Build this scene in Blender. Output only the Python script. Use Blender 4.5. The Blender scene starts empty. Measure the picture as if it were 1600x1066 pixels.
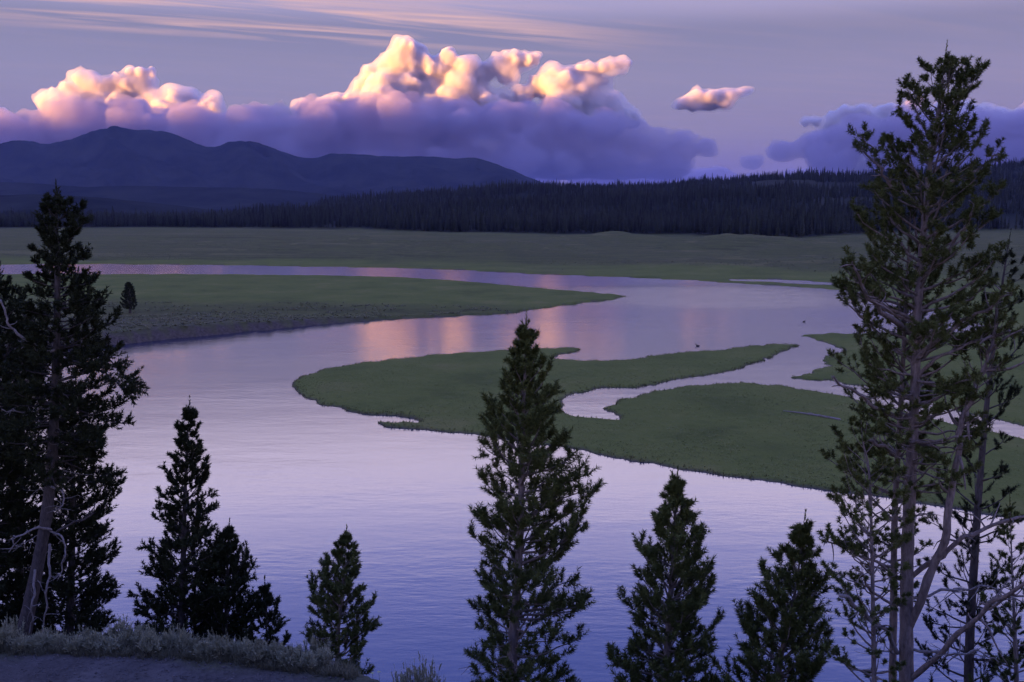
import bpy, bmesh, math, random
import numpy as np
from mathutils import Vector, noise as mnoise

# ------------------------------------------------------------------ camera
scene = bpy.context.scene
COL = scene.collection
FPX, CX, CY = 1555.0, 800.0, 533.0          # 35 mm lens on a 1600 x 1066 frame
PITCH = math.atan(208.0 / FPX)
CAM_Z = 25.0                                 # metres above the river
cam_data = bpy.data.cameras.new('camera')
cam_data.lens = 35.0
cam_data.sensor_width = 36.0
cam_data.clip_start = 0.5
cam_data.clip_end = 400000.0
cam = bpy.data.objects.new('camera', cam_data)
COL.objects.link(cam)
cam.location = (0, 0, CAM_Z)
cam.rotation_euler = (math.radians(90) - PITCH, 0, 0)
scene.camera = cam

# ------------------------------------------------------------------ sky, sun, exposure
# Dusk: the sun has set for the valley (it stands just under the horizon, to the left and
# a little behind the camera), so the ground blocks it and only the high clouds catch it.
SUN_ELEV = math.radians(-2.08)
SUN_AZ = math.radians(-111.0)                # measured from the view direction, clockwise
sun_dir = Vector((math.sin(SUN_AZ) * math.cos(SUN_ELEV), math.cos(SUN_AZ) * math.cos(SUN_ELEV), math.sin(SUN_ELEV)))

world = bpy.data.worlds.new('World')
scene.world = world
world.use_nodes = True
wn, wl = world.node_tree.nodes, world.node_tree.links
wn.clear()


def srgb(r, g, b, a=1.0):
    f = lambda c: (c / 255 / 12.92) if c / 255 <= 0.04045 else ((c / 255 + 0.055) / 1.055) ** 2.4
    return (f(r), f(g), f(b), a)


w_out = wn.new('ShaderNodeOutputWorld')
w_bg = wn.new('ShaderNodeBackground')
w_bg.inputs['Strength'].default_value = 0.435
w_tc = wn.new('ShaderNodeTexCoord')
w_sep = wn.new('ShaderNodeSeparateXYZ')
wl.new(w_tc.outputs['Generated'], w_sep.inputs[0])
w_ramp = wn.new('ShaderNodeValToRGB')
# Bright belt just above the frame is added to lighten the river's reflection.
# linear radiance by sine of elevation: mauve earth-shadow band low down, added pale lilac belt above it, blue overhead
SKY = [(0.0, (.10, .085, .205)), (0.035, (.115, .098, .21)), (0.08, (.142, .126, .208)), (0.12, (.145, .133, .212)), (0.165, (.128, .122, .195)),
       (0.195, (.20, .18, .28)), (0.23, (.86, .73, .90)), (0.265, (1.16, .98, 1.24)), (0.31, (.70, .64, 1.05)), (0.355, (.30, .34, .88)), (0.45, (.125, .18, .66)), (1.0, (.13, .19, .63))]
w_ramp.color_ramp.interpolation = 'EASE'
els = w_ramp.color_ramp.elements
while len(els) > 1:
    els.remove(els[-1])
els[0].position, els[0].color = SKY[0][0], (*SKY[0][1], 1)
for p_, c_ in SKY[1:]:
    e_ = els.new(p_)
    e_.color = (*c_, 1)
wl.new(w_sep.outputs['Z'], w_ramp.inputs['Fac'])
w_sky = wn.new('ShaderNodeTexSky')
w_sky.sky_type = 'NISHITA'
w_sky.sun_disc = False
w_sky.sun_elevation = SUN_ELEV
w_sky.sun_rotation = SUN_AZ
w_sky.air_density, w_sky.dust_density, w_sky.ozone_density = 1.0, 1.5, 2.0
w_nis = wn.new('ShaderNodeVectorMath')
w_nis.operation = 'SCALE'
w_nis.inputs['Scale'].default_value = 0.12
wl.new(w_sky.outputs[0], w_nis.inputs[0])
w_add = wn.new('ShaderNodeVectorMath')
w_add.operation = 'ADD'
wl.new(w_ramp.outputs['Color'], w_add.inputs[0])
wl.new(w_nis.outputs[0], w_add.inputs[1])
# thin cirrus: streaks of a high layer, laid out on a flat sheet overhead
w_zc = wn.new('ShaderNodeMath'); w_zc.operation = 'MAXIMUM'; w_zc.inputs[1].default_value = 0.03
wl.new(w_sep.outputs['Z'], w_zc.inputs[0])
w_u = wn.new('ShaderNodeMath'); w_u.operation = 'DIVIDE'
w_v = wn.new('ShaderNodeMath'); w_v.operation = 'DIVIDE'
wl.new(w_sep.outputs['X'], w_u.inputs[0]); wl.new(w_zc.outputs[0], w_u.inputs[1])
wl.new(w_sep.outputs['Y'], w_v.inputs[0]); wl.new(w_zc.outputs[0], w_v.inputs[1])
w_comb = wn.new('ShaderNodeCombineXYZ')
wl.new(w_u.outputs[0], w_comb.inputs[0]); wl.new(w_v.outputs[0], w_comb.inputs[1])
def w_mapping(src, rot=0.0, scale=(1, 1, 1), loc=(0, 0, 0)):
    m_ = wn.new('ShaderNodeMapping')
    m_.inputs['Rotation'].default_value = (0, 0, rot)
    m_.inputs['Scale'].default_value = scale
    m_.inputs['Location'].default_value = loc
    wl.new(src, m_.inputs['Vector'])
    return m_.outputs[0]


CIRRUS_DIR = math.radians(-24)
w_c0 = w_mapping(w_comb.outputs[0], 0.0, (1, 1, 1), (1.35, -5.35, 0))      # the patch lies here on the high sheet
w_rot = w_mapping(w_c0, CIRRUS_DIR)
w_st = w_mapping(w_rot, 0.0, (0.55, 3.4, 1), (2.2, 0.3, 0))
w_no = wn.new('ShaderNodeTexNoise')
w_no.inputs['Scale'].default_value = 1.0
w_no.inputs['Detail'].default_value = 7.0
w_no.inputs['Roughness'].default_value = 0.58
w_no.inputs['Distortion'].default_value = 0.7
wl.new(w_st, w_no.inputs['Vector'])
w_cr = wn.new('ShaderNodeMapRange')
w_cr.inputs['From Min'].default_value = 0.46
w_cr.inputs['From Max'].default_value = 0.72
wl.new(w_no.outputs['Fac'], w_cr.inputs['Value'])
w_el = w_mapping(w_rot, 0.0, (1 / 2.6, 1 / 1.0, 0))
w_len = wn.new('ShaderNodeVectorMath'); w_len.operation = 'LENGTH'
wl.new(w_el, w_len.inputs[0])
w_cr2 = wn.new('ShaderNodeMapRange')
w_cr2.interpolation_type = 'SMOOTHSTEP'
w_cr2.inputs['From Min'].default_value = 0.35
w_cr2.inputs['From Max'].default_value = 1.15
w_cr2.inputs['To Min'].default_value = 0.95
w_cr2.inputs['To Max'].default_value = 0.06
wl.new(w_len.outputs['Value'], w_cr2.inputs['Value'])
w_mul = wn.new('ShaderNodeMath'); w_mul.operation = 'MULTIPLY'
wl.new(w_cr.outputs[0], w_mul.inputs[0]); wl.new(w_cr2.outputs[0], w_mul.inputs[1])
w_mix = wn.new('ShaderNodeMix'); w_mix.data_type = 'RGBA'
wl.new(w_mul.outputs[0], w_mix.inputs['Factor'])
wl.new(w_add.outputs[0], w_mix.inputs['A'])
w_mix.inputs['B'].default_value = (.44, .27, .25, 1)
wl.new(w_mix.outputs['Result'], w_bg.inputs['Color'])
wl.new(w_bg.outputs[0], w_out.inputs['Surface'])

sun_data = bpy.data.lights.new('sun', 'SUN')
sun_data.energy = 5.0
sun_data.angle = math.radians(0.5)
sun_data.color = (1.0, 0.44, 0.075)
sun = bpy.data.objects.new('sun', sun_data)
COL.objects.link(sun)
sun.rotation_euler = sun_dir.to_track_quat('Z', 'Y').to_euler()

scene.view_settings.view_transform = 'Standard'
scene.view_settings.look = 'None'
scene.view_settings.gamma = 1.0
scene.view_settings.exposure = 2.2
scene.view_settings.use_curve_mapping = False
cy = scene.cycles
cy.max_bounces = 8
cy.diffuse_bounces = 2
cy.glossy_bounces = 3
cy.transmission_bounces = 2
cy.volume_bounces = 6
cy.transparent_max_bounces = 6
cy.use_denoising = True
cy.sample_clamp_indirect = 1.0
cy.sample_clamp_direct = 2.5

# ------------------------------------------------------------------ helpers
FWD = np.array([0, math.cos(PITCH), -math.sin(PITCH)])
UPV = np.array([0, math.sin(PITCH), math.cos(PITCH)])
RGT = np.array([1.0, 0, 0])


def ray(px, py):
    return FWD + RGT * ((px - CX) / FPX) + UPV * ((CY - py) / FPX)


def at_z(px, py, z):
    d = ray(px, py)
    t = (z - CAM_Z) / d[2]
    return np.array([0, 0, CAM_Z]) + d * t


def at_y(px, py, y):
    d = ray(px, py)
    return np.array([0, 0, CAM_Z]) + d * (y / d[1])


def smooth(a, b, x):
    t = np.clip((np.asarray(x, float) - a) / (b - a), 0, 1)
    return t * t * (3 - 2 * t)


def catmull(pts, n=8, closed=False):
    pts = np.asarray(pts, float)
    m = len(pts)
    out = []
    for i in range(m if closed else m - 1):
        if closed:
            p = [pts[(i + k - 1) % m] for k in range(4)]
        else:
            p = [pts[min(max(i + k - 1, 0), m - 1)] for k in range(4)]
        for k in range(n):
            t = k / n
            out.append(0.5 * (2 * p[1] + (p[2] - p[0]) * t + (2 * p[0] - 5 * p[1] + 4 * p[2] - p[3]) * t * t
                              + (3 * p[1] - p[0] - 3 * p[2] + p[3]) * t ** 3))
    if not closed:
        out.append(pts[-1])
    return np.array(out)


class VNoise:
    """Vectorised value noise on a lattice, with octaves."""
    def __init__(self, seed):
        self.t = np.random.default_rng(seed).random((256, 256)) * 2 - 1

    def n2(self, x, y):
        xi, yi = np.floor(x).astype(int), np.floor(y).astype(int)
        fx, fy = x - xi, y - yi
        fx, fy = fx * fx * (3 - 2 * fx), fy * fy * (3 - 2 * fy)
        a, b = self.t[xi & 255, yi & 255], self.t[(xi + 1) & 255, yi & 255]
        c, d = self.t[xi & 255, (yi + 1) & 255], self.t[(xi + 1) & 255, (yi + 1) & 255]
        return (a * (1 - fx) + b * fx) * (1 - fy) + (c * (1 - fx) + d * fx) * fy

    def fbm(self, x, y, octaves=4, gain=0.5):
        x, y = np.asarray(x, float), np.asarray(y, float)
        s, a, f = 0, 1.0, 1.0
        for k in range(octaves):
            s = s + a * self.n2(x * f + 17.3 * k, y * f - 9.1 * k)
            a *= gain
            f *= 2.03
        return s


VN = VNoise(7)


def mesh_np(name, verts, faces, mats=(), mat_idx=None, smooth_shade=False):
    """faces: (n,3) or (n,4) int array."""
    verts = np.asarray(verts, np.float32)
    faces = np.asarray(faces, np.int32)
    k = faces.shape[1]
    me = bpy.data.meshes.new(name)
    me.vertices.add(len(verts))
    me.vertices.foreach_set('co', verts.ravel())
    me.loops.add(faces.size)
    me.loops.foreach_set('vertex_index', faces.ravel())
    me.polygons.add(len(faces))
    me.polygons.foreach_set('loop_start', np.arange(0, faces.size, k, dtype=np.int32))
    me.polygons.foreach_set('loop_total', np.full(len(faces), k, np.int32))
    for m in mats:
        me.materials.append(m)
    if mat_idx is not None:
        me.polygons.foreach_set('material_index', np.asarray(mat_idx, np.int32))
    if smooth_shade:
        me.polygons.foreach_set('use_smooth', np.ones(len(faces), bool))
    me.update(calc_edges=True)
    return me


def link(name, data, parent=None, loc=None, label=None, category=None, group=None, kind=None):
    o = bpy.data.objects.new(name, data)
    COL.objects.link(o)
    if parent is not None:
        o.parent = parent
    if loc is not None:
        o.location = loc
    if label:
        o['label'] = label
    if category:
        o['category'] = category
    if group:
        o['group'] = group
    if kind:
        o['kind'] = kind
    return o


def grid_faces(nr, nc, wrap=False):
    r = np.arange(nr - 1)[:, None]
    c = np.arange(nc if wrap else nc - 1)[None, :]
    c2 = (c + 1) % nc
    f = np.stack([r * nc + c, r * nc + c2, (r + 1) * nc + c2, (r + 1) * nc + c], -1)
    return f.reshape(-1, 4)


def add_attr(me, name, vals):
    a = me.attributes.new(name, 'FLOAT', 'POINT')
    a.data.foreach_set('value', np.asarray(vals, np.float32))


# ------------------------------------------------------------------ materials
def new_mat(name):
    m = bpy.data.materials.new(name)
    m.use_nodes = True
    m.node_tree.nodes.clear()
    n, l = m.node_tree.nodes, m.node_tree.links
    out = n.new('ShaderNodeOutputMaterial')
    return m, n, l, out


def noise_node(n, l, scale, detail=4, rough=0.55, vec=None, mapping=None):
    t = n.new('ShaderNodeTexNoise')
    t.inputs['Scale'].default_value = scale
    t.inputs['Detail'].default_value = detail
    t.inputs['Roughness'].default_value = rough
    if vec is not None:
        l.new(vec, t.inputs['Vector'])
    return t


def ramp_node(n, l, fac, stops):
    r = n.new('ShaderNodeValToRGB')
    e = r.color_ramp.elements
    e[0].position, e[0].color = stops[0][0], (*stops[0][1], 1)
    e[1].position, e[1].color = stops[-1][0], (*stops[-1][1], 1)
    for p, c in stops[1:-1]:
        x = e.new(p)
        x.color = (*c, 1)
    l.new(fac, r.inputs['Fac'])
    return r


def mix_rgb(n, l, fac, a, b):
    m = n.new('ShaderNodeMix')
    m.data_type = 'RGBA'
    for key, v in (('Factor', fac), ('A', a), ('B', b)):
        if hasattr(v, 'is_linked') or isinstance(v, bpy.types.NodeSocket):
            l.new(v, m.inputs[key])
        elif key == 'Factor':
            m.inputs[key].default_value = v
        else:
            m.inputs[key].default_value = (*v, 1)
    return m.outputs['Result']


def simple_mat(name, c1, c2, scale, rough=0.9, bump=0.0, bump_scale=None, spec=0.2, detail=4, dist=0.05):
    m, n, l, out = new_mat(name)
    tc = n.new('ShaderNodeTexCoord')
    t = noise_node(n, l, scale, detail, 0.6, tc.outputs['Object'])
    r = ramp_node(n, l, t.outputs['Fac'], [(0.32, c1), (0.68, c2)])
    b = n.new('ShaderNodeBsdfPrincipled')
    l.new(r.outputs[0], b.inputs['Base Color'])
    b.inputs['Roughness'].default_value = rough
    b.inputs['Specular IOR Level'].default_value = spec
    if bump:
        t2 = noise_node(n, l, bump_scale or scale * 3, 5, 0.65, tc.outputs['Object'])
        bn = n.new('ShaderNodeBump')
        bn.inputs['Strength'].default_value = bump
        bn.inputs['Distance'].default_value = dist
        l.new(t2.outputs['Fac'], bn.inputs['Height'])
        l.new(bn.outputs[0], b.inputs['Normal'])
    l.new(b.outputs[0], out.inputs['Surface'])
    return m


def make_ground_mat():
    m, n, l, out = new_mat('valley_ground')
    geo = n.new('ShaderNodeNewGeometry')
    pos = geo.outputs['Position']
    # grass: several scales of green
    big = noise_node(n, l, 0.06, 6, 0.66, pos)
    mid = noise_node(n, l, 0.6, 5, 0.7, pos)
    fine = noise_node(n, l, 5.0, 4, 0.7, pos)
    g1 = ramp_node(n, l, big.outputs['Fac'], [(0.34, (0.074, 0.092, 0.019)), (0.46, (0.122, 0.142, 0.029)), (0.56, (0.142, 0.154, 0.033)), (0.68, (0.205, 0.184, 0.056))])
    g2 = ramp_node(n, l, mid.outputs['Fac'], [(0.3, (0.066, 0.074, 0.017)), (0.7, (0.145, 0.145, 0.044))])
    grass = mix_rgb(n, l, 0.28, g1.outputs[0], g2.outputs[0])
    g3 = ramp_node(n, l, fine.outputs['Fac'], [(0.3, (0.064, 0.072, 0.017)), (0.7, (0.148, 0.150, 0.046))])
    grass = mix_rgb(n, l, 0.24, grass, g3.outputs[0])
    # sage steppe: grey olive
    mp = n.new('ShaderNodeMapping')
    mp.inputs['Scale'].default_value = (0.006, 0.03, 1)
    l.new(pos, mp.inputs['Vector'])
    streak = noise_node(n, l, 1.0, 6, 0.65, mp.outputs[0])
    s1 = ramp_node(n, l, streak.outputs['Fac'], [(0.36, (0.034, 0.038, 0.013)), (0.45, (0.104, 0.108, 0.030)), (0.53, (0.056, 0.058, 0.022)), (0.64, (0.165, 0.146, 0.052))])
    s2 = ramp_node(n, l, mid.outputs['Fac'], [(0.35, (0.058, 0.056, 0.022)), (0.7, (0.122, 0.112, 0.048))])
    sage = mix_rgb(n, l, 0.4, s1.outputs[0], s2.outputs[0])
    at = n.new('ShaderNodeAttribute')
    at.attribute_name = 'sage'
    col = mix_rgb(n, l, at.outputs['Fac'], grass, sage)
    ad = n.new('ShaderNodeAttribute')
    ad.attribute_name = 'dirt'
    d1 = noise_node(n, l, 1.6, 6, 0.7, pos)
    dirt = ramp_node(n, l, d1.outputs['Fac'], [(0.3, (0.045, 0.036, 0.028)), (0.7, (0.13, 0.10, 0.082))])
    col = mix_rgb(n, l, ad.outputs['Fac'], col, dirt.outputs[0])
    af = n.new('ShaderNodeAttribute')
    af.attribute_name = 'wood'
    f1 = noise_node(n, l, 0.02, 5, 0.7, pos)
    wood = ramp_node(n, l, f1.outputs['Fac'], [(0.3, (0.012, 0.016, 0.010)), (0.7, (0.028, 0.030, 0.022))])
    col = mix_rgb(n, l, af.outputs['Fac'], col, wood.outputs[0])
    b = n.new('ShaderNodeBsdfPrincipled')
    l.new(col, b.inputs['Base Color'])
    b.inputs['Roughness'].default_value = 0.95
    b.inputs['Specular IOR Level'].default_value = 0.05
    bn = n.new('ShaderNodeBump')
    bn.inputs['Strength'].default_value = 0.8
    bn.inputs['Distance'].default_value = 0.25
    ht = n.new('ShaderNodeMath'); ht.operation = 'MULTIPLY_ADD'
    l.new(fine.outputs['Fac'], ht.inputs[0]); ht.inputs[1].default_value = 0.45
    l.new(mid.outputs['Fac'], ht.inputs[2])
    l.new(ht.outputs[0], bn.inputs['Height'])
    l.new(bn.outputs[0], b.inputs['Normal'])
    l.new(b.outputs[0], out.inputs['Surface'])
    return m


def make_water_mat():
    m, n, l, out = new_mat('river_water')
    geo = n.new('ShaderNodeNewGeometry')
    pos = geo.outputs['Position']
    def wave(sx, sy, scale, detail, rot=0):
        mp = n.new('ShaderNodeMapping')
        mp.inputs['Scale'].default_value = (sx, sy, 1)
        mp.inputs['Rotation'].default_value = (0, 0, math.radians(rot))
        l.new(pos, mp.inputs['Vector'])
        return noise_node(n, l, scale, detail, 0.6, mp.outputs[0])
    w1 = wave(0.55, 1.5, 1.1, 3, 12)       # wavelets, crests across the view
    w2 = wave(0.25, 0.6, 0.42, 3, -8)      # slow swirls of the current
    patch = wave(0.012, 0.03, 1.0, 4, 5)   # ruffled and slick patches
    pr = n.new('ShaderNodeMapRange')
    pr.inputs['From Min'].default_value = 0.40
    pr.inputs['From Max'].default_value = 0.66
    pr.inputs['To Min'].default_value = 0.35
    pr.inputs['To Max'].default_value = 1.5
    l.new(patch.outputs['Fac'], pr.inputs['Value'])
    # riffle where the two arms join
    vd = n.new('ShaderNodeVectorMath'); vd.operation = 'SUBTRACT'
    l.new(pos, vd.inputs[0]); vd.inputs[1].default_value = RIFFLE
    vs = n.new('ShaderNodeVectorMath'); vs.operation = 'MULTIPLY'
    l.new(vd.outputs[0], vs.inputs[0]); vs.inputs[1].default_value = (1 / 70.0, 1 / 55.0, 0)
    ln = n.new('ShaderNodeVectorMath'); ln.operation = 'LENGTH'
    l.new(vs.outputs[0], ln.inputs[0])
    rr = n.new('ShaderNodeMapRange')
    rr.interpolation_type = 'SMOOTHSTEP'
    rr.inputs['From Min'].default_value = 0.25
    rr.inputs['From Max'].default_value = 1.0
    rr.inputs['To Min'].default_value = 5.0
    rr.inputs['To Max'].default_value = 0.0
    l.new(ln.outputs['Value'], rr.inputs['Value'])
    amp = n.new('ShaderNodeMath'); amp.operation = 'ADD'
    l.new(pr.outputs[0], amp.inputs[0]); l.new(rr.outputs[0], amp.inputs[1])
    h = n.new('ShaderNodeMath'); h.operation = 'MULTIPLY_ADD'
    l.new(w1.outputs['Fac'], h.inputs[0]); h.inputs[1].default_value = 0.5
    l.new(w2.outputs['Fac'], h.inputs[2])
    h2 = n.new('ShaderNodeMath'); h2.operation = 'MULTIPLY'
    l.new(h.outputs[0], h2.inputs[0]); l.new(amp.outputs[0], h2.inputs[1])
    bn = n.new('ShaderNodeBump')
    bn.inputs['Strength'].default_value = 1.0
    bn.inputs['Distance'].default_value = WAVE
    l.new(h2.outputs[0], bn.inputs['Height'])
    b = n.new('ShaderNodeBsdfPrincipled')
    b.inputs['Base Color'].default_value = (0.010, 0.014, 0.045, 1)
    b.inputs['Roughness'].default_value = 0.135
    b.inputs['IOR'].default_value = WATER_IOR
    l.new(bn.outputs[0], b.inputs['Normal'])
    l.new(b.outputs[0], out.inputs['Surface'])
    return m


WAVE, WATER_IOR = 0.027, 2.0
_r = at_z(1110, 462, 0)
RIFFLE = (_r[0], _r[1], 0)
M_GROUND = make_ground_mat()
M_WATER = make_water_mat()
M_FAR = simple_mat('forested_slope', (0.010, 0.012, 0.008), (0.036, 0.036, 0.026), 0.0035, 1.0, 0.6, 0.02, 0.0, 6, 8.0)
M_BLUFF = None

# ------------------------------------------------------------------ the valley floor: one sheet to the horizon
SHORE_MEADOW = [(-900, 660), (-300, 595), (0, 558), (100, 546), (215, 535), (300, 527), (400, 517.5), (500, 508), (600, 500),
                (700, 495), (790, 490.5), (830, 485), (880, 478), (925, 472.5), (958, 469.5), (972, 465), (976, 462), (966, 458.5),
                (930, 456), (900, 453), (850, 449), (800, 444.5), (750, 440), (700, 436), (650, 433), (600, 431), (500, 429),
                (400, 427.6), (300, 427), (200, 427), (0, 427), (-900, 427)]
SHORE_SPIT = [(456, 606), (458, 597), (468, 588), (485, 580), (520, 572), (560, 565), (600, 559), (650, 554), (700, 550), (760, 546),
              (800, 543.5), (860, 541), (895, 540.5), (908, 544), (898, 550), (872, 555), (874, 558.5), (900, 560), (930, 560.5), (965, 559),
              (1000, 556), (1040, 550), (1070, 548), (1100, 546), (1150, 540), (1200, 536), (1235, 535.5), (1246, 539.5), (1230, 548), (1203, 557),
              (1196, 563), (1175, 570), (1150, 578), (1100, 587), (1050, 595), (1010, 602), (988, 607), (950, 606.5), (925, 611), (900, 615),
              (884, 622), (880, 634), (888, 643), (915, 648), (958, 651.5), (961, 648), (945, 640), (949, 631), (966, 622), (985, 617),
              (1010, 611), (1050, 604), (1100, 598), (1150, 594.5), (1190, 597), (1225, 600), (1245, 606), (1270, 608), (1305, 614), (1345, 622), (1380, 631),
              (1440, 647), (1500, 660), (1570, 675), (1650, 688), (1800, 712), (2600, 800), (2900, 1000), (2600, 955), (1800, 841), (1600, 811),
              (1500, 796), (1400, 781), (1290, 765), (1200, 752), (1100, 738), (1000, 722), (940, 711), (900, 703), (830, 692), (750, 680),
              (700, 674.5), (640, 669.5), (604, 666), (591, 661), (604, 656), (655, 656.5), (645, 653), (600, 650), (540, 642), (500, 632), (470, 618)]
SHORE_FAR = [(-900, 413.5), (0, 414), (200, 414), (400, 416), (600, 419), (700, 422), (800, 427), (850, 430), (950, 433), (1050, 437),
             (1120, 441), (1200, 447), (1270, 451), (1335, 456), (1370, 468), (1450, 483), (1520, 505), (1545, 513.5), (1520, 517.5), (1400, 517.5),
             (1340, 518.5), (1290, 519), (1249, 522), (1262, 527), (1280, 532), (1300, 539.5), (1312, 547), (1290, 556), (1282, 562), (1286, 568), (1265, 581),
             (1237, 587), (1258, 592.5), (1300, 597), (1340, 603), (1400, 611.5), (1434, 621), (1495, 642), (1570, 660), (1650, 674), (1800, 694), (2600, 770)]
SLIVER = [(1140, 437), (1200, 437.6), (1260, 439.6), (1312, 443.6), (1300, 444.8), (1250, 442.4), (1200, 440.2), (1150, 438.6)]


def shore(pts, jitter=0.0, n=6, closed=True, bank=0.0, turn=1.0):
    q = np.array(pts, float)
    t = (np.roll(q, -1, 0) - np.roll(q, 1, 0)) if closed else np.gradient(q, axis=0)
    area = 0.5 * np.sum(q[:, 0] * np.roll(q[:, 1], -1) - np.roll(q[:, 0], -1) * q[:, 1]) if closed else turn
    up = t[:, 0] / np.maximum(np.hypot(t[:, 0], t[:, 1]), 1e-6) * np.sign(area)      # 1 where the bank faces away from the camera
    zt = bank * np.clip(up * 1.3, 0, 1)
    w = np.array([at_z(x, y, z)[:2] for (x, y), z in zip(q, zt)])
    w = catmull(w, n, closed)
    # uneven, nibbled edge (metres, scaled with distance a little)
    d = np.linalg.norm(w, axis=1)
    a = jitter * np.clip(d / 120, 0.5, 2.0)
    w = w + np.stack([VN.fbm(w[:, 0] * 0.5, w[:, 1] * 0.5, 3) * a, VN.fbm(w[:, 0] * 0.5 + 40, w[:, 1] * 0.5 + 11, 3) * a * 1.5], 1)
    return w


P_MEADOW = shore(SHORE_MEADOW, 0.4, bank=0.4)
P_SPIT = shore(SHORE_SPIT, 0.45, bank=0.38)
far_open = shore(SHORE_FAR, 0.45, closed=False, bank=0.3, turn=-1.0)
P_FAR = np.vstack([far_open, [[9000, 60], [90000, 0], [90000, 90000], [-90000, 90000], [-90000, 300], [far_open[0, 0] - 2000, far_open[0, 1]]]])
P_SLIVER = shore(SLIVER, 0.0)


def signed(poly, x, y):
    """distance to the outline, positive inside"""
    a = poly
    b = np.roll(poly, -1, axis=0)
    out = np.empty(len(x))
    a, b = a.astype(np.float32), b.astype(np.float32)
    x, y = x.astype(np.float32), y.astype(np.float32)
    for s in range(0, len(x), 600):
        X, Y = x[s:s + 600, None], y[s:s + 600, None]
        ex, ey = (b - a)[:, 0][None], (b - a)[:, 1][None]
        wx, wy = X - a[:, 0][None], Y - a[:, 1][None]
        t = np.clip((wx * ex + wy * ey) / (ex * ex + ey * ey + 1e-9), 0, 1)
        d2 = ((wx - ex * t) ** 2 + (wy - ey * t) ** 2).min(1)
        c1 = (a[:, 1][None] > Y) != (b[:, 1][None] > Y)
        xi = ex * (Y - a[:, 1][None]) / np.where(np.abs(ey) < 1e-6, 1e-6, ey) + a[:, 0][None]
        ins = ((c1 & (X < xi)).sum(1) % 2) == 1
        out[s:s + 600] = np.where(ins, 1, -1) * np.sqrt(d2)
    return out


def interp_px(prof, az_px):
    p = np.array(prof, float)
    return np.interp(az_px, p[:, 0], p[:, 1])


TREELINE = [(-1200, 352), (0, 352), (200, 352.5), (400, 355), (520, 357), (560, 356), (700, 364), (850, 365), (1000, 366), (1080, 366), (1150, 371),
            (1240, 371), (1300, 366), (1400, 360), (1500, 357), (1600, 356), (2800, 352)]
RIDGE = [(-1200, 352), (60, 351), (180, 350), (260, 349), (330, 341), (400, 333), (500, 322), (600, 313), (700, 307), (800, 301), (900, 295), (1000, 290),
         (1100, 284), (1200, 282), (1300, 281), (1400, 277), (1500, 274), (1600, 270), (1900, 262), (2800, 262)]
R_RIDGE = 2100.0


def treeline_dist(u):
    return np.clip((CAM_Z - 3.0) * FPX / (interp_px(TREELINE, u) - 325.0), 500, 1400)


def hill_z(r, u):
    """height of the wooded hill at ground range r, azimuth given as photo column u"""
    d0 = treeline_dist(u)
    hr = CAM_Z + (325.0 - interp_px(RIDGE, u)) / FPX * R_RIDGE
    t = np.clip((r - d0) / (R_RIDGE - d0), 0, 1)
    z = 3.0 + (hr - 3.0) * (0.55 * t + 0.45 * t * t * (3 - 2 * t))
    back = np.clip((r - R_RIDGE) / 5000.0, 0, 1)
    return np.where(r > R_RIDGE, hr * (1 - back) ** 2 + 3.0 * (1 - (1 - back) ** 2), z)


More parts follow.
